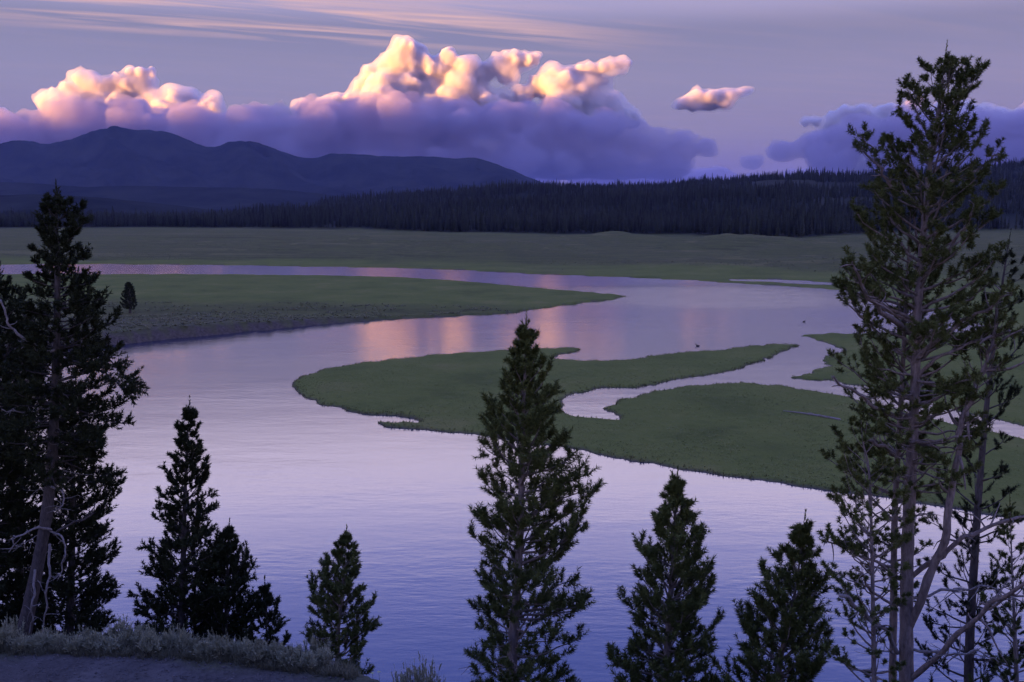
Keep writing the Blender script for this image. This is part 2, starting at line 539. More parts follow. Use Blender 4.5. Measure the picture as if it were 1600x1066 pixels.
def ground_z(x, y):
    r = np.hypot(x, y)
    u = CX + FPX * np.where(y > 1, x / np.maximum(y, 1), np.sign(x) * 3)
    u = np.clip(u, -1200, 2800)
    near = r < 900
    sdM, sdS, sdF = np.full(len(x), -200.0), np.full(len(x), -200.0), np.full(len(x), 200.0)
    for arr, poly, m in ((sdM, P_MEADOW, near & (x < 60) & (y > 60) & (y < 480)), (sdS, P_SPIT, near & (x > -40) & (y > 30) & (y < 240)),
                         (sdF, P_FAR, near & (y > 20))):
        arr[m] = signed(poly, x[m], y[m])
    sl = near & (r > 250)
    hole = np.full(len(x), -100.0)
    hole[sl] = signed(P_SLIVER, x[sl], y[sl])
    sdF = np.minimum(sdF, -hole)
    behind = (y < 20)
    sdF = np.where(behind & near, -50, sdF)
    w = np.clip(r * r / (CAM_Z * FPX) * 1.2, 0.35, 4.0)          # bank width, never thinner than the mesh can hold
    wet = lambda sd: np.maximum(-1.6, sd * 0.9)
    n1 = VN.fbm(x * 0.12, y * 0.12, 4)
    n2 = VN.fbm(x * 0.9 + 5, y * 0.9, 3)
    # grassy spit and islands
    hb = 0.26 + 0.08 * n1
    zS = np.where(sdS > 0, hb * (1 - np.exp(-np.maximum(sdS, 0) / (w * 0.7))) + 0.05 * n2 * smooth(0, 1, sdS), wet(sdS))
    # left meadow: cut dirt bank on its near side, fading to nothing at the point
    cut = smooth(9, -32, x) * smooth(235, 190, y)
    hc = 0.38 + 1.75 * cut
    tb = smooth(0.0, np.maximum(1.6, w), sdM)
    zM = np.where(sdM > 0, hc * (0.25 * np.clip(sdM / 0.4, 0, 1) + 0.75 * tb) + 0.12 * n1 * tb + 0.05 * n2 * tb, wet(sdM))
    # far side: low bank, then rolling sage steppe, then the wooded hill
    roll = smooth(10, 160, sdF)
    hum = np.maximum(-0.8, VN.fbm(x * 0.013 + 3, y * 0.008 + 8, 4) * 5.5 + 0.8) * roll * smooth(-150, 60, x + 0.1 * y)
    zF = np.where(sdF > 0, 0.35 * (1 - np.exp(-np.maximum(sdF, 0) / (w * 1.2))) + 1.6 * roll + hum + 0.15 * n1, wet(sdF))
    d0 = treeline_dist(u)
    hz = hill_z(r, u)
    k = smooth(0.8, 1.05, r / d0)
    zF = np.where(r > 500, zF * (1 - k) + (hz + VN.fbm(x * 0.004, y * 0.004, 4) * 9 * smooth(0, 500, r - d0)) * k, zF)
    z = np.maximum(np.maximum(zS, zM), zF)
    # ground cover
    sage = np.zeros(len(x))
    far_land = (sdF > 0) & (zF >= z - 1e-6)
    mead = (sdM > 0) & (zM >= z - 1e-6)
    wig = VN.fbm(x * 0.02, y * 0.02, 4)
    sage = np.where(far_land & (r > 330), smooth(8, 60, sdF + 35 * wig) * 0.9, sage)
    ymid = 238 + 10 * wig
    sage = np.where(mead, smooth(14, -16, y - ymid + 0.25 * x) * smooth(22, -12, x) * 0.95, sage)
    dirt = np.where(mead, (1 - smooth(0.7, 1.15, tb + 0.12 * n2)) * smooth(0.1, 0.5, cut), 0)
    dirt = np.where(z < 0.05, 1.0, dirt)
    edge = np.where((sdS > 0) & (zS >= z - 1e-6), 1 - smooth(0.0, 0.5, sdS), 0) * 0.7
    dirt = np.maximum(dirt, edge)
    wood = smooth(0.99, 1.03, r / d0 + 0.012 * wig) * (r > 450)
    return z, sage, dirt, wood


def build_ground():
    dep = np.linspace(800, 12, 430)                     # depression in photo pixels: even rows on the picture
    rad = CAM_Z * FPX / dep
    rad = rad[rad < 1500]
    rad = np.concatenate([[1.0, 10, 20, 30, 40, 46], rad[rad > 47], np.geomspace(1520, 70000, 60)])
    a_in = np.linspace(math.radians(-31), math.radians(31), 560)
    a_out = np.linspace(math.radians(31), math.radians(329), 90)[1:-1]
    ang = np.concatenate([a_in, a_out])
    R, A = np.meshgrid(rad, ang, indexing='ij')
    X, Y = (R * np.sin(A)).ravel(), (R * np.cos(A)).ravel()
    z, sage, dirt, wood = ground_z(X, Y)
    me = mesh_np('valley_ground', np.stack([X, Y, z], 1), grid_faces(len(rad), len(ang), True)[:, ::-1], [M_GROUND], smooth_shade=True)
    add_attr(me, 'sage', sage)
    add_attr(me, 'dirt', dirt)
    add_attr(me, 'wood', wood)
    link('ground', me, kind='structure', label='grassy valley floor with sage flats reaching to the hills')


build_ground()

wv = [(-2500, -400, 0), (2500, -400, 0), (2500, 900, 0), (-2500, 900, 0)]
link('river_water', mesh_np('river_water', wv, [[0, 1, 2, 3]], [M_WATER]), kind='structure', label='calm lilac river water winding through the valley')


# ------------------------------------------------------------------ mountains and far ridges
def ridge(name, prof, dist, depth, rough, label, seed):
    vn = VNoise(seed)
    p = np.array(prof, float)
    us = np.arange(p[0, 0], p[-1, 0] + 1, 4.0)
    top = np.interp(us, p[:, 0], p[:, 1])
    top = np.convolve(np.pad(top, 3, 'edge'), np.ones(5) / 5, 'same')[3:-3]
    vs = np.concatenate([np.linspace(-1, 0, 45), np.linspace(0, 1, 18)[1:]])
    U, V = np.meshgrid(us, vs)
    az = np.arctan((U - CX) / FPX)
    H = CAM_Z + (325.0 - np.interp(U, us, top)) / FPX * dist
    gully = vn.fbm(U * dist / FPX * 0.0022 + V * 1.3, V * 2.2 + 7, 5)
    rr = dist / np.cos(az) * 1.0 + V * depth + gully * depth * 0.10 * (1 - np.abs(V))
    prof_v = np.where(V < 0, (1 + V) ** 1.25, (1 - V) ** 1.1)
    Z = H * prof_v * (1 + rough * gully * np.abs(V) * (1 - np.abs(V)) * 2.2) + vn.fbm(U * 0.09, V * 9, 3) * H * 0.008 - 4 * (np.abs(V) > 0.99)
    X, Y = rr * np.sin(az), rr * np.cos(az)
    me = mesh_np(name, np.stack([X.ravel(), Y.ravel(), Z.ravel()], 1), grid_faces(len(vs), len(us)), [M_FAR], smooth_shade=True)
    link(name, me, kind='structure', label=label)


ridge('mountain', [(-1100, 300), (-700, 262), (-400, 270), (-200, 240), (-60, 245), (0, 233), (25, 226), (45, 223), (65, 225), (85, 231), (110, 226), (145, 215), (165, 208), (185, 203),
                   (200, 202), (214, 209), (230, 206), (255, 207), (280, 212), (305, 222), (335, 233), (355, 231), (380, 225), (392, 223), (405, 227), (430, 236),
                   (465, 248), (490, 249), (510, 246), (540, 241), (570, 243), (600, 245), (640, 246), (680, 248), (710, 250), (740, 249), (765, 256), (800, 268),
                   (825, 278), (850, 288), (900, 302), (960, 316), (1040, 326)], 8200.0, 2300.0, 0.9,
      'blue forested mountain range with a pointed summit', 21)
ridge('hill', [(-1100, 300), (-300, 296), (-60, 288), (0, 286), (60, 288), (140, 293), (220, 291), (300, 293), (380, 294), (440, 297), (500, 303), (560, 311), (620, 322), (660, 328)], 5200.0, 1100.0, 0.7,
      'dark low ridge at the foot of the mountains', 5)
ridge('hill', [(-1100, 302), (-300, 305), (0, 306), (50, 304), (100, 305), (170, 310), (230, 316), (290, 322), (340, 329), (380, 334), (430, 342)], 3300.0, 700.0, 0.7,
      'nearer dark wooded ridge behind the meadow treeline', 9)

# ------------------------------------------------------------------ clouds: real vapour bodies 30 km away
CLOUD_D = 30000.0


def cloud_mat(name, density, tint=(0.95, 0.91, 0.88)):
    m, n, l, out = new_mat(name)
    v = n.new('ShaderNodeVolumePrincipled')
    v.inputs['Color'].default_value = (*tint, 1)
    v.inputs['Density'].default_value = density
    v.inputs['Anisotropy'].default_value = 0.0
    l.new(v.outputs[0], out.inputs['Volume'])
    return m


M_CLOUD = cloud_mat('cumulus_vapour', 1 / 75.0)
M_CLOUD_WISP = cloud_mat('wispy_vapour', 1 / 380.0)
M_CLOUD_FAINT = cloud_mat('faint_vapour', 1 / 700.0, (0.70, 0.62, 0.72))
M_CLOUD_THIN = cloud_mat('thin_vapour', 1 / 450.0, (0.66, 0.60, 0.69))


def ico(sub):
    bm = bmesh.new()
    bmesh.ops.create_icosphere(bm, subdivisions=sub, radius=1.0)
    v = np.array([x.co[:] for x in bm.verts])
    f = np.array([[x.index for x in q.verts] for q in bm.faces])
    bm.free()
    return v, f


ICO2 = ico(2)


def worley(q, seed):
    """distance to the nearest feature point of a jittered 3-D lattice"""
    q = q.astype(np.float32)
    c = np.floor(q).astype(np.int64)
    best = np.full(len(q), 9.0, np.float32)
    for dx in (-1, 0, 1):
        for dy in (-1, 0, 1):
            for dz in (-1, 0, 1):
                k = c + (dx, dy, dz)
                hsh = (k[:, 0] * 73856093) ^ (k[:, 1] * 19349663) ^ (k[:, 2] * 83492791) ^ (seed * 2654435)
                f = np.stack([((hsh * m) % 1009) / 1009.0 for m in (1, 37, 119)], 1)
                best = np.minimum(best, ((k + f - q) ** 2).sum(1))
    return np.sqrt(best)


def fuse(me, voxel):
    """one closed skin again where displaced folds run through each other"""
    ob = bpy.data.objects.new('fuse', me)
    COL.objects.link(ob)
    md = ob.modifiers.new('r', 'REMESH')
    md.mode = 'VOXEL'
    md.voxel_size = voxel
    out = bpy.data.meshes.new_from_object(ob.evaluated_get(bpy.context.evaluated_depsgraph_get()))
    bpy.data.objects.remove(ob)
    return out


def vnoise3(q, seed):
    """smooth 3-D value noise, -1..1"""
    c = np.floor(q).astype(np.int64)
    f = (q - c).astype(np.float32)
    f = f * f * (3 - 2 * f)
    out = 0
    for dx in (0, 1):
        for dy in (0, 1):
            for dz in (0, 1):
                k = c + (dx, dy, dz)
                hsh = (k[:, 0] * 73856093) ^ (k[:, 1] * 19349663) ^ (k[:, 2] * 83492791) ^ (seed * 9176)
                v = ((hsh * 131) % 2003) / 1001.5 - 1
                w = (f[:, 0] if dx else 1 - f[:, 0]) * (f[:, 1] if dy else 1 - f[:, 1]) * (f[:, 2] if dz else 1 - f[:, 2])
                out = out + v * w
    return out


def cloud(name, puffs, label, seed, kids=9, levels=2, mat=None, voxel=46.0, disp=120.0, floor_z=720.0, dist=CLOUD_D):
    """puffs: (photo column, photo row, radius in photo px[, flattening]); grown upwards with smaller billows"""
    rng = np.random.default_rng(seed)
    k = dist / FPX
    S = []
    for q in puffs:
        c = at_y(q[0], q[1], dist + rng.uniform(-1, 1) * q[2] * k * 0.5)
        S.append((c, q[2] * k, q[3] if len(q) > 3 else 1.0))
    lev = S
    allS = list(S)
    for lv in range(levels):
        nxt = []
        for c, r, fl in lev:
            for _ in range(kids):
                d = rng.normal(size=3)
                d /= np.linalg.norm(d)
                if d[2] < -0.25:
                    d[2] *= -1
                if d[1] > 0.4:
                    d[1] *= -1
                rr = r * rng.uniform(0.28, 0.48)
                nxt.append((c + d * r * np.array([1, 1, fl]) * rng.uniform(0.82, 1.0), rr, 0.5 + 0.5 * fl))
        allS += nxt
        lev = nxt
    V, F = [], []
    o = 0
    for c, r, fl in allS:
        p = ICO2[0] * r * np.array([1, 1, fl]) + c
        V.append(p)
        F.append(ICO2[1] + o)
        o += len(p)
    V = np.vstack(V)
    V[:, 2] = np.where(V[:, 2] < floor_z + 60, floor_z + (np.maximum(V[:, 2], floor_z - 4000) - floor_z + 4000) * 60 / 4060, V[:, 2])
    me = mesh_np(name + '_src', V, np.vstack(F))
    ob = bpy.data.objects.new(name + '_src', me)
    COL.objects.link(ob)
    md = ob.modifiers.new('r', 'REMESH')
    md.mode = 'VOXEL'
    md.voxel_size = voxel
    ms = ob.modifiers.new('s', 'SMOOTH')
    ms.factor, ms.iterations = 0.5, 4
    dg = bpy.context.evaluated_depsgraph_get()
    ev = ob.evaluated_get(dg)
    m2 = bpy.data.meshes.new_from_object(ev)
    bpy.data.objects.remove(ob)
    bpy.data.meshes.remove(me)
    n = len(m2.vertices)
    co = np.empty(n * 3, np.float32)
    m2.vertices.foreach_get('co', co)
    no = np.empty(n * 3, np.float32)
    m2.vertex_normals.foreach_get('vector', no)
    co, no = co.reshape(-1, 3), no.reshape(-1, 3)
    h = 0.0
    warp = np.stack([VN.fbm(co[:, 1] / 900.0 + k, co[:, 2] / 900.0 - k, 3) for k in range(3)], 1) * 160
    for amp, size in ((0.75, 640.0), (0.42, 290.0), (0.20, 130.0)):
        h = h + amp * (0.55 - worley((co + warp) / size, seed))
    for amp, size in ((0.5, 420.0), (0.46, 190.0), (0.44, 95.0)):
        h = h + amp * vnoise3((co - warp) / size, seed + 7)
    top = smooth(floor_z + 100, floor_z + 900, co[:, 2])
    co = co + no * ((h + 0.12) * disp * top)[:, None]
    co[:, 2] = np.maximum(co[:, 2], floor_z)
    m2.vertices.foreach_set('co', co.astype(np.float32).ravel())
    m2.materials.clear()
    m2.materials.append(mat or M_CLOUD)
    m2.update()
    skin = fuse(m2, voxel * 0.85)
    skin.name = name
    body = link(name, skin, label=label, category='cloud', group='clouds along the far horizon')
    if mat is None:
        # torn, half-transparent fringe round the firm body
        m3 = m2.copy()
        fr = np.zeros(n, np.float32)
        for amp, size in ((1.0, 520.0), (0.7, 230.0), (0.45, 100.0)):
            fr = fr + amp * vnoise3((co + warp) / size, seed + 31)
        c3 = co + no * (np.clip(70 + 150 * fr, 8, 330) * top)[:, None]
        c3[:, 2] = np.maximum(c3[:, 2], floor_z - 4)
        m3.vertices.foreach_set('co', c3.astype(np.float32).ravel())
        m3.materials.clear()
        m3.materials.append(M_CLOUD_WISP)
        m3.update()
        link('wispy_fringe', fuse(m3, voxel * 2.0), parent=body)


cloud('cumulus_cloud', [(640, 84, 19), (628, 108, 22), (606, 116, 19), (584, 124, 15), (566, 134, 10), (664, 112, 24), (700, 104, 20), (724, 112, 18), (650, 150, 38), (600, 155, 30), (560, 162, 18),
                        (530, 165, 14), (505, 170, 12), (475, 172, 11), (715, 150, 34), (690, 185, 46), (600, 190, 42), (530, 195, 28), (760, 180, 34), (640, 215, 50), (560, 215, 40)],
      'towering cumulus cloud with a golden lit crown, tallest on the horizon', 3)
cloud('cumulus_cloud', [(758, 114, 14), (775, 106, 12), (800, 100, 15), (822, 97, 12), (836, 92, 8), (790, 118, 13), (745, 128, 16)],
      'small golden knobbly cloud just beside the tallest cumulus', 5, kids=8)
cloud('cumulus_cloud', [(818, 152, 13), (838, 136, 15), (864, 128, 16), (892, 122, 14, .8), (908, 117, 13, .7), (924, 112, 12, .6), (940, 107, 10, .55), (954, 104, 9, .5), (968, 101, 7, .5), (982, 99, 5, .5), (880, 138, 18), (862, 142, 18), (890, 140, 20), (912, 134, 16, .7), (934, 126, 12, .6), (890, 152, 20), (905, 150, 20), (918, 158, 20), (942, 168, 18),
                        (965, 180, 15), (985, 190, 10), (880, 180, 28), (940, 198, 24)],
      'pink anvil-shaped cloud with a tail drawn out sideways', 8)
cloud('cumulus_cloud', [(1064, 166, 9, .8), (1076, 160, 12, .8), (1090, 157, 14, .8), (1104, 157, 15, .75), (1118, 154, 14, .65), (1132, 151, 12, .55), (1144, 148, 10, .5), (1155, 145, 8, .5), (1165, 143, 6, .5), (1175, 141, 4, .5), (1085, 168, 12, .6), (1108, 168, 13, .5), (1128, 163, 11, .5)],
      'lone small wedge-shaped pink cloud in open sky', 12, kids=8, disp=60, dist=29000.0)
cloud('cumulus_cloud', [(68, 154, 7), (84, 146, 8), (105, 142, 10), (131, 126, 11), (148, 136, 13), (178, 124, 9), (205, 122, 8), (224, 116, 8), (236, 114, 7), (215, 138, 17), (175, 150, 20), (125, 158, 20), (85, 168, 18),
                        (230, 153, 10), (270, 150, 9), (300, 155, 11), (330, 161, 9), (265, 175, 22), (325, 182, 20), (180, 180, 30), (110, 190, 30), (180, 230, 45), (100, 240, 45), (260, 230, 45), (330, 235, 40)],
      'long cumulus bank with orange lit knobs above the mountain summit', 15)
cloud('cumulus_cloud', [(-14, 178, 12), (5, 186, 11), (18, 190, 8), (-40, 182, 22), (0, 205, 20), (-90, 172, 36), (-160, 190, 50)],
      'orange cloud cut by the frame edge above the mountains', 18)
cloud('cumulus_cloud', [(1258, 194, 7), (1275, 192, 8), (1300, 184, 9), (1318, 180, 10), (1343, 183, 13), (1385, 176, 12), (1300, 204, 16), (1350, 206, 24), (1420, 200, 30),
                        (1480, 205, 32), (1550, 208, 30), (1595, 188, 12), (1620, 192, 26), (1700, 200, 45), (1340, 245, 36), (1420, 245, 40), (1500, 245, 42), (1580, 245, 42)],
      'low blue cloud behind the tall pine with pink tips', 22, dist=31000.0)
# soft shaded banks low in front of them
cloud('cloud_bank', [(x_, y_, r_, .62) for x_, y_, r_ in ((-120, 240, 60), (-30, 235, 55), (60, 220, 52), (140, 205, 55), (230, 205, 58), (320, 208, 52), (410, 205, 50), (490, 200, 46), (560, 195, 50), (640, 195, 55), (720, 195, 52),
                     (800, 195, 50), (870, 200, 46), (940, 212, 40), (1000, 225, 34), (1055, 228, 28), (1100, 232, 22), (200, 255, 60), (400, 255, 60), (600, 255, 60), (700, 260, 60), (800, 255, 60), (880, 258, 55), (960, 262, 50), (1040, 266, 40), (505, 235, 50), (455, 240, 50), (310, 250, 50), (850, 222, 44), (825, 215, 40))],
      'broad purple cloud bank lying along the mountains below the bright crowns', 31, kids=6, levels=2, mat=M_CLOUD_THIN, voxel=100.0, disp=260.0, dist=27500.0)
cloud('cloud_bank', [(x_, y_, r_, .6) for x_, y_, r_ in ((1130, 268, 12), (1175, 256, 20), (1225, 240, 26), (1280, 222, 34), (1345, 212, 40), (1420, 208, 46), (1500, 210, 46), (1580, 214, 46), (1680, 215, 60), (1800, 220, 70), (1400, 250, 50), (1300, 255, 40), (1560, 252, 50))],
      'blue cloud bank rising towards the tall pine behind the wooded hill', 35, kids=6, levels=2, mat=M_CLOUD_THIN, voxel=100.0, disp=240.0, dist=25000.0)

cloud('cloud_bank', [(x_, y_, r_, .5) for x_, y_, r_ in ((-150, 268, 60), (0, 273, 60), (150, 273, 60), (300, 273, 60), (450, 268, 60), (600, 273, 60), (720, 273, 55), (830, 276, 52), (930, 276, 50), (1020, 280, 46),
                     (1100, 284, 40), (1170, 290, 34), (1250, 288, 40), (1340, 280, 44), (1430, 280, 50), (1530, 280, 50), (1640, 278, 60), (1780, 273, 70))],
      'faint violet haze of cloud lying lowest along the horizon', 39, kids=4, levels=1, mat=M_CLOUD_FAINT, voxel=170.0, disp=200.0, dist=40000.0)

# ------------------------------------------------------------------ haze of the evening air
def build_haze():
    m, n, l, out = new_mat('evening_air')
    v = n.new('ShaderNodeVolumePrincipled')
    v.inputs['Color'].default_value = (0.42, 0.49, 1.0, 1)
    v.inputs['Density'].default_value = HAZE
    v.inputs['Anisotropy'].default_value = 0.0
    l.new(v.outputs[0], out.inputs['Volume'])
    a, b, c = 71000.0, -3.0, 690.0
    vs = [(-a, -a, b), (a, -a, b), (a, a, b), (-a, a, b), (-a, -a, c), (a, -a, c), (a, a, c), (-a, a, c)]
    fs = [(0, 3, 2, 1), (4, 5, 6, 7), (0, 1, 5, 4), (1, 2, 6, 5), (2, 3, 7, 6), (3, 0, 4, 7)]
    link('haze', mesh_np('haze', vs, fs, [m]), kind='stuff', label='thin blue evening haze filling the valley air')


HAZE = 2.2e-5
build_haze()

# ------------------------------------------------------------------ the bluff under the camera, with its dirt pad
PAD_Z = 13.6
EDGE = np.array([at_z(x, y, PAD_Z)[:2] for x, y in ((-600, 1000), (-200, 1012), (0, 1019), (120, 1024), (260, 1028), (400, 1042), (540, 1060), (600, 1085), (760, 1160), (1000, 1230), (1600, 1300), (2400, 1380))])


def pad_edge(x):
    return np.interp(x, EDGE[:, 0], EDGE[:, 1]) + 0.18 * VN.fbm(x * 0.8, x * 0 + 3.3, 3)


def bluff_z(x, y):
    x, y = np.asarray(x, float), np.asarray(y, float)
    e = np.interp(x, EDGE[:, 0], EDGE[:, 1])
    d = y - e
    z = PAD_Z + 0.04 * VN.fbm(x * 0.7, y * 0.7, 4) + 0.13 * smooth(-0.3, 0.5, d + 0.3 * VN.fbm(x * 1.1, y * 1.1, 3)) - 0.03
    shelf = np.interp(x, [-30, -9, -4.5, -2, 30], [0.9, 0.85, 0.7, 0.5, 0.4])
    z = z - np.maximum(d - shelf, 0) * 0.78 - 0.25 * smooth(shelf - 0.8, shelf + 0.7, d)
    z = np.where(y < 13, z + np.clip((13 - y) / 11.0, 0, 1) ** 1.15 * 9.7, z)
    z = z + 0.35 * VN.fbm(x * 0.22, y * 0.22, 4) * smooth(2.0, 6.0, d)
    return np.maximum(z, -2.0)


def build_bluff():
    m, n, l, out = new_mat('bluff_earth')
    geo = n.new('ShaderNodeNewGeometry')
    pos = geo.outputs['Position']
    a = noise_node(n, l, 0.9, 6, 0.65, pos)
    b_ = noise_node(n, l, 7.0, 6, 0.75, pos)
    dirt = ramp_node(n, l, a.outputs['Fac'], [(0.32, (0.050, 0.044, 0.042)), (0.5, (0.10, 0.086, 0.078)), (0.68, (0.165, 0.142, 0.128))])
    d2 = ramp_node(n, l, b_.outputs['Fac'], [(0.35, (0.035, 0.030, 0.029)), (0.65, (0.13, 0.112, 0.104))])
    dcol = mix_rgb(n, l, 0.45, dirt.outputs[0], d2.outputs[0])
    g = ramp_node(n, l, b_.outputs['Fac'], [(0.3, (0.045, 0.046, 0.026)), (0.7, (0.12, 0.115, 0.075))])
    at_ = n.new('ShaderNodeAttribute')
    at_.attribute_name = 'pad'
    col = mix_rgb(n, l, at_.outputs['Fac'], g.outputs[0], dcol)
    bs = n.new('ShaderNodeBsdfPrincipled')
    l.new(col, bs.inputs['Base Color'])
    bs.inputs['Roughness'].default_value = 0.95
    bs.inputs['Specular IOR Level'].default_value = 0.1
    bn = n.new('ShaderNodeBump')
    bn.inputs['Strength'].default_value = 0.9
    bn.inputs['Distance'].default_value = 0.05
    l.new(b_.outputs['Fac'], bn.inputs['Height'])
    l.new(bn.outputs[0], bs.inputs['Normal'])
    l.new(bs.outputs[0], out.inputs['Surface'])
    xs = np.concatenate([np.linspace(-90, -22, 40)[:-1], np.arange(-22, 22, 0.26), np.linspace(22, 90, 40)])
    ys = np.concatenate([np.linspace(-60, 0, 30)[:-1], np.arange(0, 18, 0.5), np.arange(18, 32, 0.2), np.linspace(32, 52, 60)])
    X, Y = np.meshgrid(xs, ys)
    Z = bluff_z(X, Y)
    pad = 1 - smooth(-0.35, 0.25, Y - np.interp(X, EDGE[:, 0], EDGE[:, 1]) + 0.35 * VN.fbm(X * 0.9, Y * 0.9, 4))
    pad = pad * smooth(11, 14, Y)
    me = mesh_np('bluff', np.stack([X.ravel(), Y.ravel(), Z.ravel()], 1), grid_faces(len(ys), len(xs)), [m], smooth_shade=True)
    add_attr(me, 'pad', pad.ravel())
    link('bluff', me, kind='structure', label='steep bluff with a bare dirt pad overlooking the river')


build_bluff()


# ------------------------------------------------------------------ batch builders for plants
def norm(v):
    return v / np.maximum(np.linalg.norm(v, axis=-1, keepdims=True), 1e-9)


def perp(d):
    a = np.where(np.abs(d[..., 2:3]) < 0.9, np.array([0, 0, 1.0]), np.array([1.0, 0, 0]))
    u = norm(np.cross(d, a))
    return u, np.cross(d, u)


class Soup:
    def __init__(self):
        self.v, self.f, self.m, self.n = [], [], [], 0

    def add(self, v, f, mi=0):
        v = np.asarray(v, float).reshape(-1, 3)
        f = np.asarray(f).reshape(-1, 3)
        self.v.append(v)
        self.f.append(f + self.n)
        self.m.append(np.full(len(f), mi))
        self.n += len(v)

    def tube(self, pts, rad, sides=6, mi=0):
        pts, rad = np.asarray(pts, float), np.asarray(rad, float)
        k = len(pts)
        t = norm(np.gradient(pts, axis=0))
        u, w = perp(t)
        for i in range(1, k):                       # keep the rings from twisting
            u[i] = norm(u[i - 1] - t[i] * np.dot(u[i - 1], t[i]))
            w[i] = np.cross(t[i], u[i])
        a = np.linspace(0, 2 * math.pi, sides, endpoint=False)
        ring = pts[:, None] + rad[:, None, None] * (np.cos(a)[None, :, None] * u[:, None] + np.sin(a)[None, :, None] * w[:, None])
        q = grid_faces(k, sides, True)
        f = np.vstack([q[:, [0, 1, 2]], q[:, [0, 2, 3]]])
        self.add(np.vstack([ring.reshape(-1, 3), pts[-1:] + t[-1] * rad[-1]]), np.vstack([f, [[(k - 1) * sides + i, (k - 1) * sides + (i + 1) % sides, k * sides] for i in range(sides)]]), mi)

    def twigs(self, a, b, ra, rb, mi=0):
        """many straight three-sided twigs at once"""
        a, b = np.asarray(a), np.asarray(b)
        if len(a) == 0:
            return
        ra, rb = np.broadcast_to(ra, len(a)), np.broadcast_to(rb, len(a))
        d = norm(b - a)
        u, w = perp(d)
        V = np.empty((len(a), 6, 3))
        for k in range(3):
            o = math.cos(k * 2.0944) * u + math.sin(k * 2.0944) * w
            V[:, k] = a + o * ra[:, None]
            V[:, 3 + k] = b + o * rb[:, None]
        base = np.array([[0, 1, 4], [0, 4, 3], [1, 2, 5], [1, 5, 4], [2, 0, 3], [2, 3, 5]])
        F = base[None] + (np.arange(len(a)) * 6)[:, None, None]
        self.add(V, F, mi)

    def shoots(self, p, d, length, rng, needles=30, nlen=0.05, width=0.0075, spread=(30, 65), mi=1):
        """bottle-brush shoots: needles round the last stretch of each twig"""
        p, d = np.asarray(p), norm(np.asarray(d))
        n = len(p)
        if n == 0:
            return
        length = np.broadcast_to(length, n)
        u, w = perp(d)
        t = rng.random((n, needles)) ** 0.8
        ph = rng.random((n, needles)) * 6.2832
        an = np.radians(rng.uniform(spread[0], spread[1], (n, needles))) * (1.05 - 0.32 * t)
        o = p[:, None] + d[:, None] * (t * length[:, None])[..., None]
        rad = np.cos(ph)[..., None] * u[:, None] + np.sin(ph)[..., None] * w[:, None]
        nd = np.cos(an)[..., None] * d[:, None] + np.sin(an)[..., None] * rad
        L = nlen * rng.uniform(0.7, 1.2, (n, needles))
        sd = norm(np.cross(nd, rng.normal(size=nd.shape)))
        V = np.empty((n, needles, 3, 3))
        V[:, :, 0] = o - sd * width * 0.5
        V[:, :, 1] = o + sd * width * 0.5
        V[:, :, 2] = o + nd * L[..., None]
        self.add(V, np.arange(n * needles * 3).reshape(-1, 3), mi)

    def mesh(self, name, mats, smooth_shade=False):
        return mesh_np(name, np.vstack(self.v), np.vstack(self.f), mats, np.concatenate(self.m), smooth_shade)


def bark_mat(name, c1, c2, c3):
    m, n, l, out = new_mat(name)
    tc = n.new('ShaderNodeTexCoord')
    mp = n.new('ShaderNodeMapping')
    mp.inputs['Scale'].default_value = (9, 9, 2.6)
    l.new(tc.outputs['Object'], mp.inputs['Vector'])
    t = noise_node(n, l, 2.2, 6, 0.7, mp.outputs[0])
    r = ramp_node(n, l, t.outputs['Fac'], [(0.3, c1), (0.52, c2), (0.72, c3)])
    b = n.new('ShaderNodeBsdfPrincipled')
    l.new(r.outputs[0], b.inputs['Base Color'])
    b.inputs['Roughness'].default_value = 0.95
    b.inputs['Specular IOR Level'].default_value = 0.1
    bn = n.new('ShaderNodeBump')
    bn.inputs['Strength'].default_value = 0.9
    bn.inputs['Distance'].default_value = 0.025
    l.new(t.outputs['Fac'], bn.inputs['Height'])
    l.new(bn.outputs[0], b.inputs['Normal'])
    l.new(b.outputs[0], out.inputs['Surface'])
    return m


def needle_mat(name, c1, c2, c3):
    m, n, l, out = new_mat(name)
    tc = n.new('ShaderNodeTexCoord')
    t = noise_node(n, l, 2.6, 5, 0.7, tc.outputs['Object'])
    r = ramp_node(n, l, t.outputs['Fac'], [(0.3, c1), (0.52, c2), (0.74, c3)])
    b = n.new('ShaderNodeBsdfPrincipled')
    l.new(r.outputs[0], b.inputs['Base Color'])
    b.inputs['Roughness'].default_value = 0.75
    b.inputs['Specular IOR Level'].default_value = 0.15
    l.new(b.outputs[0], out.inputs['Surface'])
    return m


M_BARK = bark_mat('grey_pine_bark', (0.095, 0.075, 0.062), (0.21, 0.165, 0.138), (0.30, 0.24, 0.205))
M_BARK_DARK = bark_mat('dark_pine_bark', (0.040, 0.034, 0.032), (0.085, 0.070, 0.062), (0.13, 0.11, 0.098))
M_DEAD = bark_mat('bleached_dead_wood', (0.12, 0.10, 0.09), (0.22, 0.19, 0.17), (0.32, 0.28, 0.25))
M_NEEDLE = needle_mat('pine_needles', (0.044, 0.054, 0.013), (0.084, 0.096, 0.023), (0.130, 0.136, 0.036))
M_NEEDLE_DARK = needle_mat('dark_pine_needles', (0.014, 0.018, 0.007), (0.024, 0.029, 0.010), (0.042, 0.046, 0.016))


